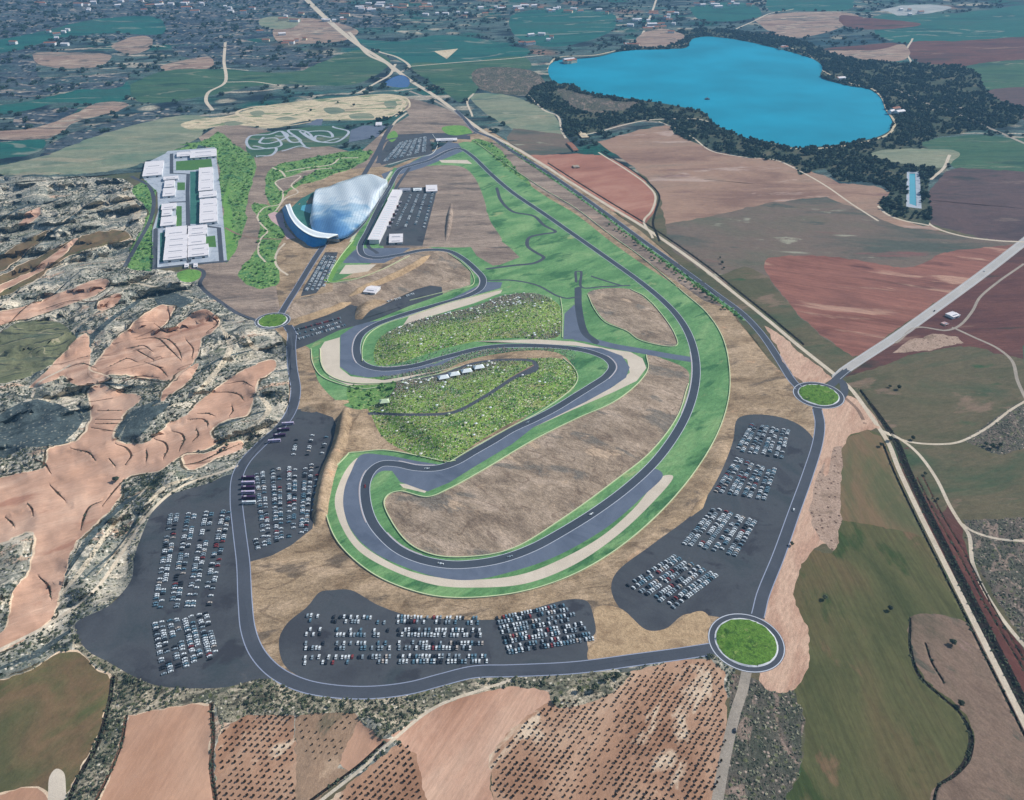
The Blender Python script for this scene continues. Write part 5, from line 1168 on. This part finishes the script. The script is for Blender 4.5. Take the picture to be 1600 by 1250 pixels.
W_(1472,504,1480,508,3,'small pink outbuilding beside the white roofed farmhouse',ang=.5,name='outbuilding',roof='pink_paving',wall='wall_cream',bays=1,group='farm buildings',cat='outbuilding')
W_(891,224,898,234,5,'dark roofed farm barn beside the sandy yard below the pines',ang=.2,name='barn',roof='roof_tile',wall='stone',bays=1,group='farm buildings',cat='barn')
W_(896,259,904,261,4,'lone ruined shed in the red field',ang=.2,name='ruin',roof='stone',wall='stone',bays=1,group='farm buildings',cat='ruin')
W_(905,206,915,214,3,'low sandy store in the yard below the pines',ang=.2,name='store',roof='sand',wall='stone',bays=1,group='farm buildings',cat='store')
# lakeside and village houses, far off
random.seed(23)
HS = []
for cx, cy, sx, sy, n, pl in ((1010,42,45,18,16,'in the village north of the lake'), (1040,26,25,10,8,'behind the lakeside village'), (985,72,14,2,3,'on the north shore of the lake'), (500,28,60,10,10,'among the far northern fields'), (130,12,110,10,9,'on the far northwest edge'), (330,15,80,10,8,'among the far northwest orchards'),
                           (720,22,70,14,10,'on the far northern plain'), (1230,75,10,4,3,'on the northeast lakeshore'), (1400,178,12,10,3,'among the trees east of the lake'), (1310,125,8,3,2,'at the lake corner under dark trees'), (840,60,30,20,6,'northwest of the lake'), (895,97,20,3,3,'beside the northwest shore'), (1440,20,40,10,4,'beyond the white salt pan'), (900,20,50,10,6,'on the plain behind the lake'), (620,12,60,10,18,'on the far north horizon fields'), (830,14,60,10,16,'among the far green plots'), (230,6,90,8,14,'high on the far northwest plain'), (1140,8,60,8,10,'on the far plain beyond the pines'), (60,60,50,20,8,'on the far west slopes'), (440,60,40,18,7,'among the tan highway plots')):
    for i in range(n): HS.append((cx+random.uniform(-sx, sx), cy+random.uniform(-sy, sy)*.6, pl))
hm = {}
for k in range(3):
    w, d, h = ((9, 7, 5), (16, 9, 5), (24, 11, 6))[k]
    a = MB(); a.box(-w/2, w/2, -d/2, d/2, -3, h); b = MB(); b.v = [(-w/2-.4, -d/2-.4, h), (w/2+.4, -d/2-.4, h), (w/2+.4, d/2+.4, h), (-w/2-.4, d/2+.4, h), (-w/2-.4, 0, h+2), (w/2+.4, 0, h+2)]
    b.f = [(0, 1, 5, 4), (2, 3, 4, 5), (1, 2, 5), (3, 0, 4)]; b.m = [0]*4
    hm[k] = [(a.mesh('wall', [wm]), b.mesh('roof', [rm])) for wm, rm in (('wall_white', 'roof_white'), ('wall_cream', 'roof_tile'), ('wall_white', 'roof_tile'))]
cnt = {}
for px, py, pl in sorted(HS, key=lambda t: (t[2], t[0])):
    cnt[pl] = cnt.get(pl, 0)+1; k = random.choice((0, 1, 1, 2)); v = random.choice((0, 0, 1, 2)); wm, rm = hm[k][v]
    o = link('house', wm, None, tuple(at(px, py)), random.uniform(-.4, .6)); link('roof', rm, o)
    o.scale = (1.5, 1.5, 1.4)
    tag(o, f"{('small','long','large')[k]} {('white','cream tiled','white tiled')[v]} house, {ordw(cnt[pl])} from the west {pl}", 'house', 'far off houses round the lake and plain')
# ---- earth embankments
def bank(pts, w, h, mat, label=None):
    P = dense(spline(pts, False), False, 4); X, Y = unp(P[:, 0], P[:, 1]); W = np.stack([X, Y], 1); T = np.gradient(W, axis=0); T /= np.linalg.norm(T, axis=1, keepdims=True); N_ = np.stack([T[:, 1], -T[:, 0]], 1)
    n = len(P); Z = hp(P[:, 0], P[:, 1]); V = []; prof = [(-.5, -.8), (-.3, .45), (-.12, .95), (0, 1), (.12, .95), (.3, .45), (.5, -.8)]
    for i in range(n):
        e = min(1, i/4, (n-1-i)/4); hh = h*e*(.85+.3*float(vnoise(np.array([X[i]/9]), np.array([Y[i]/9]), 2)[0]))
        for a, b in prof: q = W[i]+N_[i]*a*w*(.5+.5*e); V.append((q[0], q[1], Z[i]+(b*hh if b > 0 else -.8)))
    k = len(prof); Fc = [(i*k+j, i*k+j+1, (i+1)*k+j+1, (i+1)*k+j) for i in range(n-1) for j in range(k-1)]
    tag(link('embankment', mesh_np('embankment', V, Fc, [mat], None, True)), kind='structure')
bank([(450,507),(480,498),(515,486),(548,472)], 15, 6, 'bank_clay'); bank([(545,463),(580,447),(620,430),(655,412),(672,398)], 13, 6, 'bank_clay'); bank([(705,318),(702,345),(697,376)], 12, 4, 'brown_flat')
bank([(470,640),(510,636),(545,628)], 18, 5, 'dirt')
bank([(560,500),(575,482),(600,470)], 26, 6, 'dirt'); bank([(1102,775),(1092,790),(1078,806)], 10, 2, 'bank_clay')
print('buildings', round(time.time()-T0, 1))

bank([(541,640),(537,672),(529,705),(515,735),(504,775),(496,822)], 17, 7, 'dirt')
# ---------------------------------------------------------------- vegetation
def leafmat(name, c1, c2, sz=6):
    m, nt, b = _base(name, .9, .1); N, L_ = nt.nodes, nt.links
    g = N.new('ShaderNodeNewGeometry'); n = N.new('ShaderNodeTexNoise'); n.inputs['Scale'].default_value = 1/sz; n.inputs['Detail'].default_value = 2; L_.new(g.outputs['Position'], n.inputs['Vector'])
    cr = N.new('ShaderNodeValToRGB'); cr.color_ramp.elements[0].position = .38; cr.color_ramp.elements[1].position = .62; cr.color_ramp.elements[0].color = lin(c1); cr.color_ramp.elements[1].color = lin(c2)
    L_.new(n.outputs['Fac'], cr.inputs[0]); L_.new(cr.outputs[0], b.inputs['Base Color'])
leafmat('leaf_olive', (40,34,26), (60,50,36)); leafmat('leaf_pine', (34,50,48), (52,72,62), 14); leafmat('leaf_scrub', (58,72,60), (92,102,82), 9); leafmat('leaf_dark', (56,66,56), (86,94,76), 9)
leafmat('leaf_green', (72,116,64), (110,150,82), 12); leafmat('leaf_lime', (112,148,68), (164,182,104), 7); plain('bark', (84,68,54), .9); leafmat('leaf_grey', (120,124,104), (160,156,134), 7)
def clumps(n, R, Hh, r0, r1, seed, z0=0.0, shape=1.0):
    """crown of n leaf clumps (bent octahedra) spread through an ellipsoid"""
    rd = random.Random(seed); m = MB()
    for i in range(n):
        while True:
            x, y, z = rd.uniform(-1, 1), rd.uniform(-1, 1), rd.uniform(-1, 1)
            if .15 < x*x+y*y+z*z < 1: break
        r = rd.uniform(r0, r1); c = (x*R, y*R, z0+Hh*(z*.5+.5)); b = len(m.v)
        for d in ((1,0,0),(-1,0,0),(0,1,0),(0,-1,0),(0,0,1),(0,0,-1)):
            k = r*rd.uniform(.6, 1.35); m.v.append((c[0]+d[0]*k+rd.uniform(-.2, .2)*r, c[1]+d[1]*k+rd.uniform(-.2, .2)*r, c[2]+d[2]*k*.75))
        for f in ((0,2,4),(2,1,4),(1,3,4),(3,0,4),(2,0,5),(1,2,5),(3,1,5),(0,3,5)): m.f.append(tuple(b+q for q in f)); m.m.append(0)
    return m
def trunk(h, r):
    m = MB(); m.cyl((0, 0), r, -.6, h, 6, 0, 'z', r*.6)
    for a in (0.4, 2.5, 4.6):
        b = len(m.v); c, s = math.cos(a), math.sin(a)
        m.v += [(0, .08, h*.7), (0, -.08, h*.7), (.1, 0, h*.62), (c*h*.55, s*h*.55, h*1.35)]; m.f += [(b, b+1, b+3), (b+1, b+2, b+3), (b+2, b, b+3)]; m.m += [0]*3
    return m
# ---- orchards
ORC = [('big', spline([(872,1092),(925,1100),(990,1056),(1062,1036),(1108,1036),(1128,1056),(1130,1100),(1134,1150),(1118,1256),(1112,1300),(790,1300),(775,1250),(772,1185),(806,1142)], False), 4.5, 4.1, math.radians(-6), 'large orchard'),
       ('west', spline([(350,1142),(385,1124),(456,1122),(458,1180),(464,1300),(345,1300),(344,1170)], False), 4.6, 4.6, math.radians(-4), 'western orchard'),
       ('small', np.array([(630,1160),(648,1175),(655,1215),(668,1300),(500,1300),(530,1245),(580,1205)], float), 4.6, 4.3, math.radians(-10), 'narrow middle orchard'),
       ('sparse', np.array([(466,1124),(550,1118),(540,1165),(520,1195),(470,1180)], float), 5.4, 5.0, math.radians(-6), 'sparse grey orchard')]
trees = []
for nm, poly, sx, sy, ang, pl in ORC:
    X, Y = unp(poly[:, 0], poly[:, 1]); cx, cy = X.mean(), Y.mean(); u = np.array([math.cos(ang), math.sin(ang)]); v = np.array([-u[1], u[0]])
    for r in range(-60, 60):
        k = 0
        for s in range(-60, 60):
            q = np.array([cx, cy])+u*(s+(.5 if r % 2 else 0))*sx+v*r*sy; px, py = prj(*q)
            if not inside(poly, np.array([px]), np.array([py]))[0]: continue
            k += 1; 
            pale = nm == 'big' and inside(np.array([(905,1160),(985,1080),(960,1180),(950,1260),(900,1300),(860,1250)], float), np.array([px]), np.array([py]))[0]
            if random.random() < (.12 if not pale else .35): continue
            trees.append((q[0]+random.gauss(0, .15), q[1]+random.gauss(0, .15), px, py, pl, r, k, random.uniform(.52, .78)*(.72 if nm == 'sparse' else (.85 if pale else 1))))
TP = on(np.array([t[0] for t in trees]), np.array([t[1] for t in trees])); vis = np.array([t[3] < 1252 for t in trees])
d = np.where(vis, np.hypot(TP[:, 0], TP[:, 1]), 9e9); near = set(np.argsort(d)[:280].tolist())
CR = [clumps(26, 1.15, 1.9, .45, .75, 40+i, .7).mesh('crown', ['leaf_olive']) for i in range(4)]; TK = trunk(1.3, .16).mesh('trunk', ['bark'])
for pl in {t[4] for t in trees}:
    rows = sorted({t[5] for t in trees if t[4] == pl}); ri = {r: len(rows)-i for i, r in enumerate(rows)}
    for i, t in enumerate(trees):
        if i in near and t[4] == pl:
            o = empty('orchard_tree', tuple(TP[i]), random.uniform(0, 6.28)); s = t[7]; o.scale = (s, s, s)
            link('crown', CR[i % 4], o); link('trunk', TK, o)
            tag(o, f"dark tree, {ordw(t[6])} in the {ordw(ri[t[5]])} row of the {pl}", 'tree', 'orchard trees in rows')
far = [i for i in range(len(trees)) if i not in near]
tt = merged((clumps(16, 1.15, 1.9, .5, .85, 77, .7), 1), (trunk(1.3, .16), 1)); TT = tri_template(tt.mesh('tmp', ['leaf_olive', 'bark']))
tag(link('orchard_trees', scatter('orchard_trees', TT, TP[far], RNG.uniform(0, 6.28, len(far)), np.array([trees[i][7] for i in far]), ['leaf_olive', 'bark'])), 'remaining dark orchard trees standing in close rows', 'trees', kind='stuff')
print('orchard', len(trees))
# ---- scattered vegetation over chosen ground kinds
c = FCC
areaW = np.linalg.norm(np.cross(W3[PF[:, 1]]-W3[PF[:, 0]], W3[PF[:, 2]]-W3[PF[:, 0]]), axis=1)/2
fm = np.array([r['mat'] for r in REG])[fc]; fname = np.array([r['name'] for r in REG])[fc]
infr = (c[:, 0] > -80) & (c[:, 0] < 1680) & (c[:, 1] > -25) & (c[:, 1] < 1330)
def spread_on(mask, n, wts=None):
    idx = np.nonzero(mask & infr)[0]
    if not len(idx): return np.zeros((0, 3))
    w_ = areaW[idx].copy()
    if wts is not None: w_ *= wts[idx]
    pick = RNG.choice(idx, n, p=w_/w_.sum()); a = RNG.random(n); b = RNG.random(n); m_ = a+b > 1; a[m_] = 1-a[m_]; b[m_] = 1-b[m_]
    T3 = W3[PF[pick]]; return T3[:, 0]+(T3[:, 1]-T3[:, 0])*a[:, None]+(T3[:, 2]-T3[:, 0])*b[:, None]
def veg(name, mask, n, tm, mats, s0, s1, label, cat, wts=None, flat=1.0, parts=1):
    P = spread_on(mask, n, wts)
    if not len(P): return
    sc = s0+(s1-s0)*RNG.random(len(P))**2.2; S3 = np.stack([sc*RNG.uniform(.8, 1.3, len(P)), sc*RNG.uniform(.8, 1.3, len(P)), sc*flat], 1)
    tag(link(name, scatter(name, tri_template(tm.mesh('tmp', ['bark']*3)), P, RNG.uniform(0, 6.28, len(P)), S3, mats)), label, cat, kind='stuff')
wb = fbm(unp(c[:, 0], c[:, 1])[0]/45, unp(c[:, 0], c[:, 1])[1]/45, 3, 31); wt = np.clip((wb-.42)*6, .04, 1)
nearw = 1/np.maximum(unp(c[:, 0], c[:, 1])[1], 500)**1.0
B4 = clumps(4, .8, 1.0, .5, .9, 5); B3 = clumps(3, .7, .8, .5, .9, 6); C9 = clumps(11, 2.6, 4.2, 1.3, 2.2, 9, .8); C9s = clumps(9, 2.2, 3.4, 1.2, 2.0, 19, .6)
bad = np.isin(fm, ['badland', 'scrub', 'dark_scrub'])
veg('verge_bushes', fname == 'verge', 500, B4, ['leaf_green'], .6, 2.0, 'green bushes along the verge between old highway and new road', 'bushes')
veg('scrub_bushes', bad & (fm != 'dark_scrub'), 9000, B4, ['leaf_dark'], .5, 1.5, 'dark scrub bushes scattered over the eroded hills', 'scrub', wt*nearw)
veg('scrub_bushes', bad, 12000, B3, ['leaf_grey'], .5, 1.5, 'pale grey scrub tufts scattered over the eroded hills', 'scrub', nearw)
veg('heath_bushes', fm == 'dark_scrub', 3500, B3, ['leaf_dark'], .5, 1.25, 'small dark bushes on the rough heath patches', 'scrub', nearw)
veg('bank_bushes', np.isin(fm, ['ditch_soil_shade', 'terrace_bank']), 3500, B3, ['leaf_dark'], .6, 1.5, 'low dark bushes growing along ditches and terrace edges', 'bushes', nearw)
veg('pine_wood', (fm == 'woodfloor'), 9500, C9, ['leaf_pine'], .7, 1.7, 'dense dark pine wood round the lake', 'wood', np.clip((wb-.33)*7, .15, 1))
veg('estate_wood', (fm == 'green_belt'), 900, C9s, ['leaf_green'], .4, 1.1, 'green tree belt round the industrial estate and gardens', 'wood')
fr = (c[:, 1] < 105) & np.isin(fm, ['farland', 'slate_far'])
veg('distant_trees', fr | (np.isin(fm, ['farland', 'slate_far']) & (c[:, 1] < 240)), 5000, C9s, ['leaf_pine'], 1.2, 3.2, 'dark distant trees and hedges on the far plain', 'trees', np.clip((wb-.45)*8, .02, 1))
kn = fm == 'knoll_grass'
veg('knoll_shrubs', kn, 1500, B4, ['leaf_lime'], .5, 1.2, 'lime green shrubs over the spectator knolls', 'shrubs')
veg('knoll_shrubs', kn, 900, B4, ['leaf_green'], .5, 1.3, 'darker green shrubs over the spectator knolls', 'shrubs')
# ---- spectators on the knolls
plain('cloth_pale', (222,222,214), .8); plain('cloth_warm', (196,150,130), .8); plain('cloth_blue', (96,118,150), .8); plain('cloth_dark', (48,50,56), .8); plain('skin', (190,150,126), .7)
def figure():
    m = MB(); prof = [(.14,.10,0),(.17,.12,.45),(.21,.13,.85),(.25,.15,1.2),(.24,.13,1.42),(.07,.07,1.5)]; n = 8; b0 = 0
    for rx, ry, z in prof:
        for i in range(n): a = 6.2832*i/n; m.v.append((rx*math.cos(a), ry*math.sin(a), z))
    for k in range(len(prof)-1):
        for i in range(n): m.f.append((k*n+i, k*n+(i+1) % n, (k+1)*n+(i+1) % n, (k+1)*n+i)); m.m.append(0)
    b = len(m.v); 
    for rr, z in ((.06, 1.48), (.12, 1.58), (.12, 1.68), (.05, 1.76)):
        for i in range(6): a = 6.2832*i/6; m.v.append((rr*math.cos(a), rr*math.sin(a), z))
    for k in range(3):
        for i in range(6): m.f.append((b+k*6+i, b+k*6+(i+1) % 6, b+(k+1)*6+(i+1) % 6, b+(k+1)*6+i)); m.m.append(1)
    for sx in (-1, 1): m.box(sx*.3-.05, sx*.3+.05, -.05, .05, .75, 1.4, 0)
    return m
cw = np.exp(-((c[:, 1]-(600-.28*(c[:, 0]-620)))/16)**2) + .9*np.exp(-((c[:, 1]-(500-.22*(c[:, 0]-640)))/14)**2) + .12
pc = spread_on(kn | ((fm == 'race_grass') & (c[:, 0] > 590) & (c[:, 0] < 900) & (c[:, 1] > 545) & (c[:, 1] < 600)), 14000, cw)
tag(link('spectator_crowd', scatter('spectator_crowd', tri_template(figure().mesh('tmp', ['bark', 'skin'])), pc, RNG.uniform(0, 6.28, len(pc)), RNG.uniform(.95, 1.08, len(pc))*1.08, ['cloth_pale', 'skin', 'cloth_pale', 'cloth_warm', 'cloth_blue', 'cloth_dark'], RNG.choice([2, 2, 2, 2, 3, 4, 5], len(pc)))), 'crowd of spectators standing all over the green knolls', 'crowd', kind='stuff')
# sun shades among the crowd
def shade():
    m = MB(); b = 0; m.v = [(0, 0, 2.9)]+[(1.6*math.cos(a*1.0472), 1.6*math.sin(a*1.0472), 2.25) for a in range(6)]; m.f = [(0, 1+i, 1+(i+1) % 6) for i in range(6)]; m.m = [0]*6; m.cyl((0, 0), .04, 0, 2.8, 5, 0); return m
ps = spread_on(kn, 160, cw); tag(link('parasols', scatter('parasols', tri_template(shade().mesh('tmp', ['bark'])), ps, RNG.uniform(0, 6.28, len(ps)), RNG.uniform(.8, 1.2, len(ps)), ['cloth_pale', 'cloth_pale', 'membrane', 'roof_green'], RNG.integers(0, 4, len(ps)))), 'pale parasols among the crowd on the knolls', 'parasols', kind='stuff')
# ---- single trees
TC = [clumps(34, 2.3, 3.8, .8, 1.4, 60+i, 1.6) for i in range(4)]
TCm = {k: [t.mesh('crown', [k]) for t in TC] for k in ('leaf_green', 'leaf_dark', 'leaf_pine')}; TKm = trunk(2.6, .25).mesh('trunk', ['bark'])
def tree(px, py, s, mat, label, group, name='tree'):
    o = empty(name, tuple(at(px, py)), random.uniform(0, 6.28)); o.scale = (s, s, s*random.uniform(.85, 1.15)); link('crown', random.choice(TCm[mat]), o); link('trunk', TKm, o); tag(o, label, 'tree', group)
hl = spline([(952,352),(985,372),(1020,398),(1060,428),(1085,446),(1110,462),(1135,482)], False)
hq = dense(hl, False, 6.5)
for i, (x, y) in enumerate(hq): tree(x+random.uniform(-3, 3), y+random.uniform(-1, 5), random.uniform(.5, .95), 'leaf_green', f'round green tree, {ordw(i+1)} from the north in the roadside row', 'green trees along the new road', 'roadside_tree')
for i, (x, y, s, lb) in enumerate([(1391,688,1.5,'large dark tree where the farm track crosses the road'), (1376,697,1.2,'dark tree just west of the road crossing'), (1426,687,1.3,'dark bush like tree on the field edge east of the crossing'), (1404,608,1.4,'dark tree alone in the olive field by the small pond'), (1390,605,1.1,'smaller dark tree in the olive field'),
        (1128,412,1.5,'tall dark tree in a hollow of the heath field'), (1125,404,1.0,'short dark tree above the one in the hollow'), (1131,420,1.1,'low dark tree below the one in the hollow'), (1550,700,1.6,'dark tree in the rough patch, western one'), (1562,698,1.5,'dark tree in the rough patch, eastern one'), (1540,696,1.2,'small dark tree at the west tip of the rough patch'),
        (1390,953,1.2,'single dark tree in the middle of the big green field'), (1488,1006,1.5,'dark bush tree in the mauve field, northern'), (1500,1102,1.4,'dark bush tree in the mauve field, southern'), (1445,742,1.0,'pale dotted tree beside the upper ditch'), (1464,782,1.0,'pale dotted tree beside the lower ditch'),
        (948,1062,1.5,'dark tree in the hedge line, upper western'), (930,1077,1.6,'dark tree in the hedge line, lower western'), (965,1058,1.5,'dark tree at the east end of the hedge line'), (868,1096,1.3,'dark tree at the bottom of the small gully'), (905,1080,1.3,'dark tree in the bend of the small gully'),
        (182,752,1.8,'dark tree cluster at the corner of the clay field'), (355,698,1.3,'dark tree on the upper clay strip'), (345,706,1.2,'dark tree just below the one on the upper clay strip'), (1288,936,1.2,'dark bush by the sandy bank east of the lot'), (1237,852,1.1,'small dark bush beside the road verge'), (486,174,2.2,'dark tree beside the motocross track, western'), (553,166,2.2,'dark tree beside the motocross track, eastern'), (528,162,1.8,'smaller tree inside the motocross track')]):
    tree(x, y, s*.62, 'leaf_dark', lb, 'single dark trees in the fields', 'tree')
# buoy platform on the lake
m = MB(); m.cyl((0, 0), 7, 0, 1.6, 16); p = at(1105, 155); o = m.build('pump_platform', 'door_dark', None, (p[0], p[1], p[2]-.3)); m = MB(); m.box(-2.5, 2.5, -2.5, 2.5, 1.6, 4.5, 0, .4, .4); m.build('cabin', 'steel', o); tag(o, 'round dark pumping platform standing out in the blue lake', 'platform')
print('vegetation', round(time.time()-T0, 1))
# ---------------------------------------------------------------- light, air, camera
w = bpy.data.worlds.new('World'); SC.world = w; w.use_nodes = True; nt = w.node_tree
sky = nt.nodes.new('ShaderNodeTexSky'); sky.sky_type = 'NISHITA'; sky.sun_disc = False
SUN_AZ, SUN_EL = math.radians(66), math.radians(38)   # clockwise from +Y
sky.sun_elevation = SUN_EL; sky.sun_rotation = SUN_AZ; sky.altitude = 600; sky.air_density = 1.4; sky.dust_density = .6
bg = nt.nodes['Background']; bg.inputs['Strength'].default_value = .08
nt.links.new(sky.outputs[0], bg.inputs['Color'])
sl = bpy.data.lights.new('sun', 'SUN'); sl.energy = 4.2; sl.angle = math.radians(.5); sl.color = (1, .94, .85)
so = bpy.data.objects.new('sun', sl); COL.objects.link(so)
d = Vector((math.sin(SUN_AZ)*math.cos(SUN_EL), math.cos(SUN_AZ)*math.cos(SUN_EL), math.sin(SUN_EL)))
so.rotation_euler = d.to_track_quat('Z', 'Y').to_euler(); so.location = d*2000
HAZE = True
if HAZE:
    m = bpy.data.materials.new('haze'); m.use_nodes = True; nt = m.node_tree
    nt.nodes.remove(nt.nodes['Principled BSDF'])
    pv = nt.nodes.new('ShaderNodeVolumePrincipled'); pv.inputs['Color'].default_value = (.28, .58, .95, 1); pv.inputs['Density'].default_value = .62e-4; pv.inputs['Anisotropy'].default_value = .1
    nt.links.new(pv.outputs[0], nt.nodes['Material Output'].inputs['Volume']); MATS['haze'] = m
    mb = MB(); mb.box(-45000, 45000, -4000, 52000, -60, H+12)
    hz = mb.build('haze', 'haze'); tag(hz, kind='stuff')
cam = bpy.data.cameras.new('camera'); co = bpy.data.objects.new('camera', cam); COL.objects.link(co)
co.location = (0, 0, H); co.rotation_euler = (math.pi/2-PITCH, 0, 0)
cam.sensor_fit = 'HORIZONTAL'; cam.sensor_width = 36; cam.lens = 36*F/1600; cam.clip_start = 1; cam.clip_end = 150000
SC.camera = co
SC.view_settings.view_transform = 'Standard'; SC.view_settings.look = 'None'; SC.view_settings.gamma = 1; SC.view_settings.exposure = .18
SC.cycles.max_bounces = 4; SC.cycles.diffuse_bounces = 2; SC.cycles.volume_bounces = 1
print('done', round(time.time()-T0, 1))
